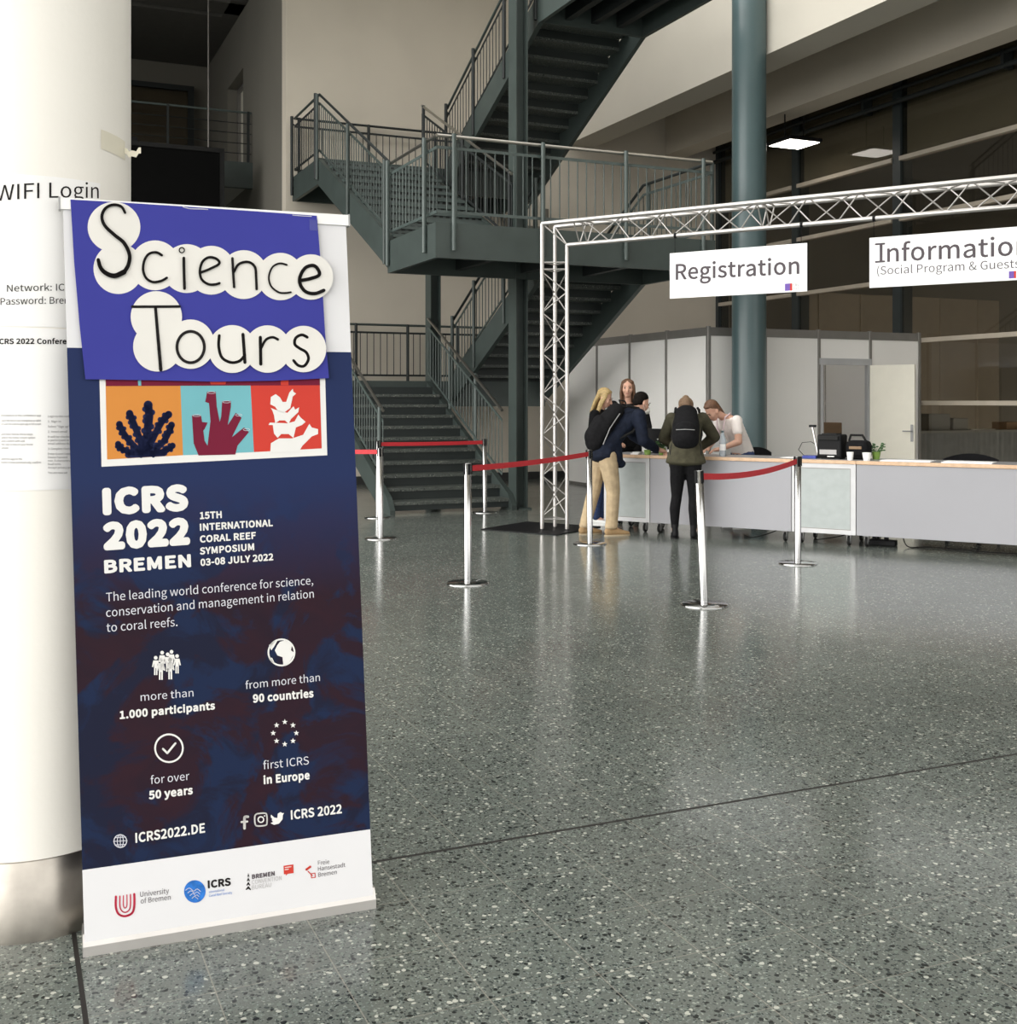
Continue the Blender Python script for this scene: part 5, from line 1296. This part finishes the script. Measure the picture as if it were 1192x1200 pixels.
# ---- woman with the big backpack, seen from behind, bending over the counter
x0, y0 = ground(804, 631)
T = frame(x0, y0, -11)
w3 = thing('person', 'person in olive jacket and black leggings, seen from behind, bending over the counter', 'person', (x0, y0, 0))
hd = headframe(V3(-.02, .50, 1.42), .1, math.radians(-62))
LS, RS = V3(-.17, .30, 1.30), V3(.17, .30, 1.30); LE, RE = V3(-.27, .40, 1.08), V3(.30, .38, 1.10); LW, RW = V3(-.12, .58, .965), V3(.12, .60, .96)
LH, RH, LK, RK, LA, RA = V3(-.085, -.02, .86), V3(.085, -.02, .86), V3(-.10, .0, .46), V3(.085, .0, .46), V3(-.12, -.02, .10), V3(.085, -.03, .10)
body = [[v(LH, .088), v(LK, .055), v(LA, .037)], [v(RH, .088), v(RK, .055), v(RA, .037)], [v(V3(0, -.02, .94), .13, .10, .08), v(V3(0, .10, 1.07), .13, .10, .10), v(V3(0, .24, 1.22), .15, .11, .11), v(V3(0, .33, 1.31), .11, .08, .06)],
        [v(V3(0, .34, 1.32), .045), v(V3(-.01, .45, 1.39), .043)], [v(LS, .048), v(LE, .037), v(LW, .024)], [v(RS, .048), v(RE, .037), v(RW, .024)], [v(LA, .034), v(LA + V3(0, .10, -.05), .028)], [v(RA, .034), v(RA + V3(0, .10, -.05), .028)]] + headchains(hd)
body = hand(T, LW, (.2, .95, -.15), (0, 0, 1), body, .009, .4, 1); body = hand(T, RW, (-.2, .95, -.15), (0, 0, 1), body, .009, .4, -1)
blob(T, body, 'body', 'skin', w3, .0075, 3); face(hd, T, w3)
blob(T, [[v(V3(-.0, -.05, .84), .225, .14, .05), v(V3(0, -.03, .96), .185, .135, .08), v(V3(0, .09, 1.09), .155, .12, .10), v(V3(0, .23, 1.24), .175, .125, .11), v(V3(0, .31, 1.31), .14, .09, .08)],
         [v(V3(.10, .03, .80), .07, .07, .06), v(V3(.10, .02, 1.0), .08, .08, .08)], [v(V3(-.14, .03, .80), .05, .06, .05), v(V3(-.12, .02, 1.0), .07, .07, .08)],
         [v(LS, .075), v(LE, .060), v(LW - V3(0, .05, 0), .042)], [v(RS, .078), v(RE, .066), v(RW - V3(0, .05, 0), .044)]], 'jacket', 'olive', w3, .010, 3)
blob(T, [[v(V3(0, -.02, .88), .155, .125, .10)], [v(V3(-.08, -.03, .84), .098, .105, .08), v(V3(-.095, -.0, .62), .080), v(LK, .060), v(V3(-.12, -.02, .32), .060), v(LA + V3(0, 0, .03), .042)],
         [v(V3(.08, -.03, .84), .098, .105, .08), v(V3(.085, -.0, .62), .080), v(RK, .060), v(V3(.085, -.03, .32), .060), v(RA + V3(0, 0, .03), .042)]], 'leggings', 'blackcloth', w3, .010, 2)
shoe(T, -.12, -.01, .1, 'black', w3, .06, .95); shoe(T, .085, -.02, -.1, 'black', w3, .06, .95)
q = hq(hd)
blob(T, [[q(0, -.034, .05, .085, .09, .078)], [q(0, .02, .088, .05, .04, .026)], [q(0, -.09, .075, .040, .034, .036)], [q(0, -.075, -.03, .055, .04, .06)], [q(-.05, -.05, .0, .036, .045, .05)], [q(.05, -.05, .0, .036, .045, .05)]], 'hair', 'bun', w3, .008, 2)
bp = thing('backpack', 'large black backpack on the back of the person in the olive jacket', 'backpack', T @ V3(0, 0, 1.0))
blob(T, [[v(V3(0, -.11, 1.08), .15, .09, .11), v(V3(0, .0, 1.22), .155, .10, .12), v(V3(0, .14, 1.37), .125, .09, .09)], [v(V3(0, -.15, 1.10), .12, .06, .09), v(V3(0, -.09, 1.20), .12, .06, .08)]], 'pack_body', 'blackcloth', bp, .011, 4)
m = MB(T)
for s in (-1, 1): m.path([V3(s * .12, .2, 1.42), V3(s * .13, .34, 1.40), V3(s * .15, .36, 1.27), V3(s * .16, .22, 1.12), V3(s * .14, .02, 1.02)], .016, 6)
m.build('shoulder_strap', 'rubber', bp)
m = MB(T)
for s in (-1, 1): m.path([V3(s * .15, -.02, 1.04), V3(s * .165, -.10, .95), V3(s * .16, -.11, .84)], .007, 6)
m.build('hanging_strap', 'rubber', bp)
m = MB(T); m.path([V3(-.10, -.165, 1.19), V3(0, -.178, 1.195), V3(.10, -.165, 1.19)], .005, 6); m.build('zip', 'castgrey', bp)

# ---- helper in a white T-shirt behind the counter, bending forward to the left
x0, y0 = 2.72, 13.62
T = frame(x0, y0, 118)
w4 = thing('person', 'person in white T-shirt with a lanyard, bowed over the counter beside the round column', 'person', (x0, y0, 0))
hd = headframe(V3(.02, .37, 1.385), 0, math.radians(-48))
LS, RS = V3(-.165, .16, 1.27), V3(.165, .16, 1.27); LE, RE = V3(-.235, .19, 1.03), V3(.235, .19, 1.03); LW, RW = V3(-.12, .36, .945), V3(.12, .36, .945)
LH, RH, LK, RK, LA, RA = V3(-.085, -.06, .86), V3(.085, -.06, .86), V3(-.09, .0, .47), V3(.09, .0, .47), V3(-.09, -.04, .09), V3(.09, -.04, .09)
body = [[v(LH, .085), v(LK, .055), v(LA, .037)], [v(RH, .085), v(RK, .055), v(RA, .037)], [v(V3(0, -.05, .90), .15, .11, .10), v(V3(0, .0, 1.04), .135, .10, .10), v(V3(0, .10, 1.20), .15, .11, .11), v(V3(0, .17, 1.29), .11, .08, .06)],
        [v(V3(0, .18, 1.29), .047), v(V3(.015, .31, 1.36), .045)], [v(LS, .052), v(LE, .043), v(LW, .026)], [v(RS, .052), v(RE, .043), v(RW, .026)], [v(LA, .034), v(LA + V3(0, .10, -.05), .028)], [v(RA, .034), v(RA + V3(0, .10, -.05), .028)]] + headchains(hd)
body = hand(T, LW, (.35, .9, -.15), (0, 0, 1), body, .009, .4, 1); body = hand(T, RW, (-.35, .9, -.15), (0, 0, 1), body, .009, .4, -1)
blob(T, body, 'body', 'skin', w4, .0075, 3); face(hd, T, w4)
blob(T, [[v(V3(0, -.06, .90), .165, .12, .08), v(V3(0, .0, 1.04), .155, .115, .10), v(V3(0, .10, 1.20), .168, .122, .11), v(V3(0, .16, 1.27), .13, .09, .07)], [v(LS, .068), v(LS.lerp(LE, .5), .064)], [v(RS, .068), v(RS.lerp(RE, .5), .064)]], 't_shirt', 'tee', w4, .010, 3)
blob(T, [[v(V3(0, -.06, .87), .15, .115, .08)], [v(LH, .09), v(LK, .068), v(LA + V3(0, 0, .04), .052)], [v(RH, .09), v(RK, .068), v(RA + V3(0, 0, .04), .052)]], 'trousers', 'jeans', w4, .011, 2)
shoe(T, -.09, -.03, .05, 'white', w4, s=.92); shoe(T, .09, -.03, -.05, 'white', w4, s=.92)
q = hq(hd)
blob(T, [[q(0, -.034, .05, .084, .09, .078)], [q(0, .022, .088, .05, .04, .026)], [q(-.05, -.04, .0, .036, .045, .05)], [q(.05, -.04, .0, .036, .045, .05)], [q(0, -.085, .0, .040, .03, .04), q(.0, -.085, -.07, .032, .025, .03), q(.0, -.08, -.15, .02)]], 'hair', 'brown_hair', w4, .008, 2)
m = MB(T)
for s in (-1, 1): m.path([V3(s * .062, .17, 1.36), V3(s * .075, .26, 1.31), V3(s * .06, .27, 1.20), V3(s * .02, .26, 1.08)], .008, 6)
m.build('lanyard', 'redstrap', w4)

# ================================================================ LIGHT
SKY_LOW, SKY_LEFT, SKY_TOP = 2.2, 6.9, .2
w = bpy.data.worlds.new('daylight'); bpy.context.scene.world = w; w.use_nodes = True
nt = w.node_tree; bg = nt.nodes['Background']
N = lambda t: nt.nodes.new(t)
tc = N('ShaderNodeTexCoord'); sx = N('ShaderNodeSeparateXYZ'); nt.links.new(tc.outputs['Generated'], sx.inputs[0])
dt = N('ShaderNodeVectorMath'); dt.operation = 'DOT_PRODUCT'; nt.links.new(tc.outputs['Generated'], dt.inputs[0]); dt.inputs[1].default_value = (-.94, -.34, 0)
r1 = N('ShaderNodeMapRange'); r1.interpolation_type = 'SMOOTHSTEP'; nt.links.new(dt.outputs['Value'], r1.inputs['Value'])
r1.inputs['From Min'].default_value = .25; r1.inputs['From Max'].default_value = .95; r1.inputs['To Min'].default_value = SKY_LOW; r1.inputs['To Max'].default_value = SKY_LEFT
r2 = N('ShaderNodeMapRange'); nt.links.new(sx.outputs[2], r2.inputs['Value'])
r2.inputs['From Min'].default_value = -.05; r2.inputs['From Max'].default_value = .05; r2.inputs['To Min'].default_value = .35; r2.inputs['To Max'].default_value = 1
mu = N('ShaderNodeMath'); mu.operation = 'MULTIPLY'; nt.links.new(r1.outputs[0], mu.inputs[0]); nt.links.new(r2.outputs[0], mu.inputs[1])
r3 = N('ShaderNodeMapRange'); nt.links.new(sx.outputs[2], r3.inputs['Value']); r3.inputs['From Min'].default_value = .35; r3.inputs['From Max'].default_value = .75
r3.inputs['To Min'].default_value = 0; r3.inputs['To Max'].default_value = SKY_TOP
ad = N('ShaderNodeMath'); ad.operation = 'ADD'; nt.links.new(mu.outputs[0], ad.inputs[0]); nt.links.new(r3.outputs[0], ad.inputs[1])
nt.links.new(ad.outputs[0], bg.inputs['Strength']); bg.inputs['Color'].default_value = (1.0, .985, .95, 1)
sc = bpy.context.scene
sc.view_settings.view_transform = 'Standard'; sc.view_settings.look = 'None'; sc.view_settings.gamma = 1.0; sc.view_settings.exposure = 0.0
sc.view_settings.use_curve_mapping = False
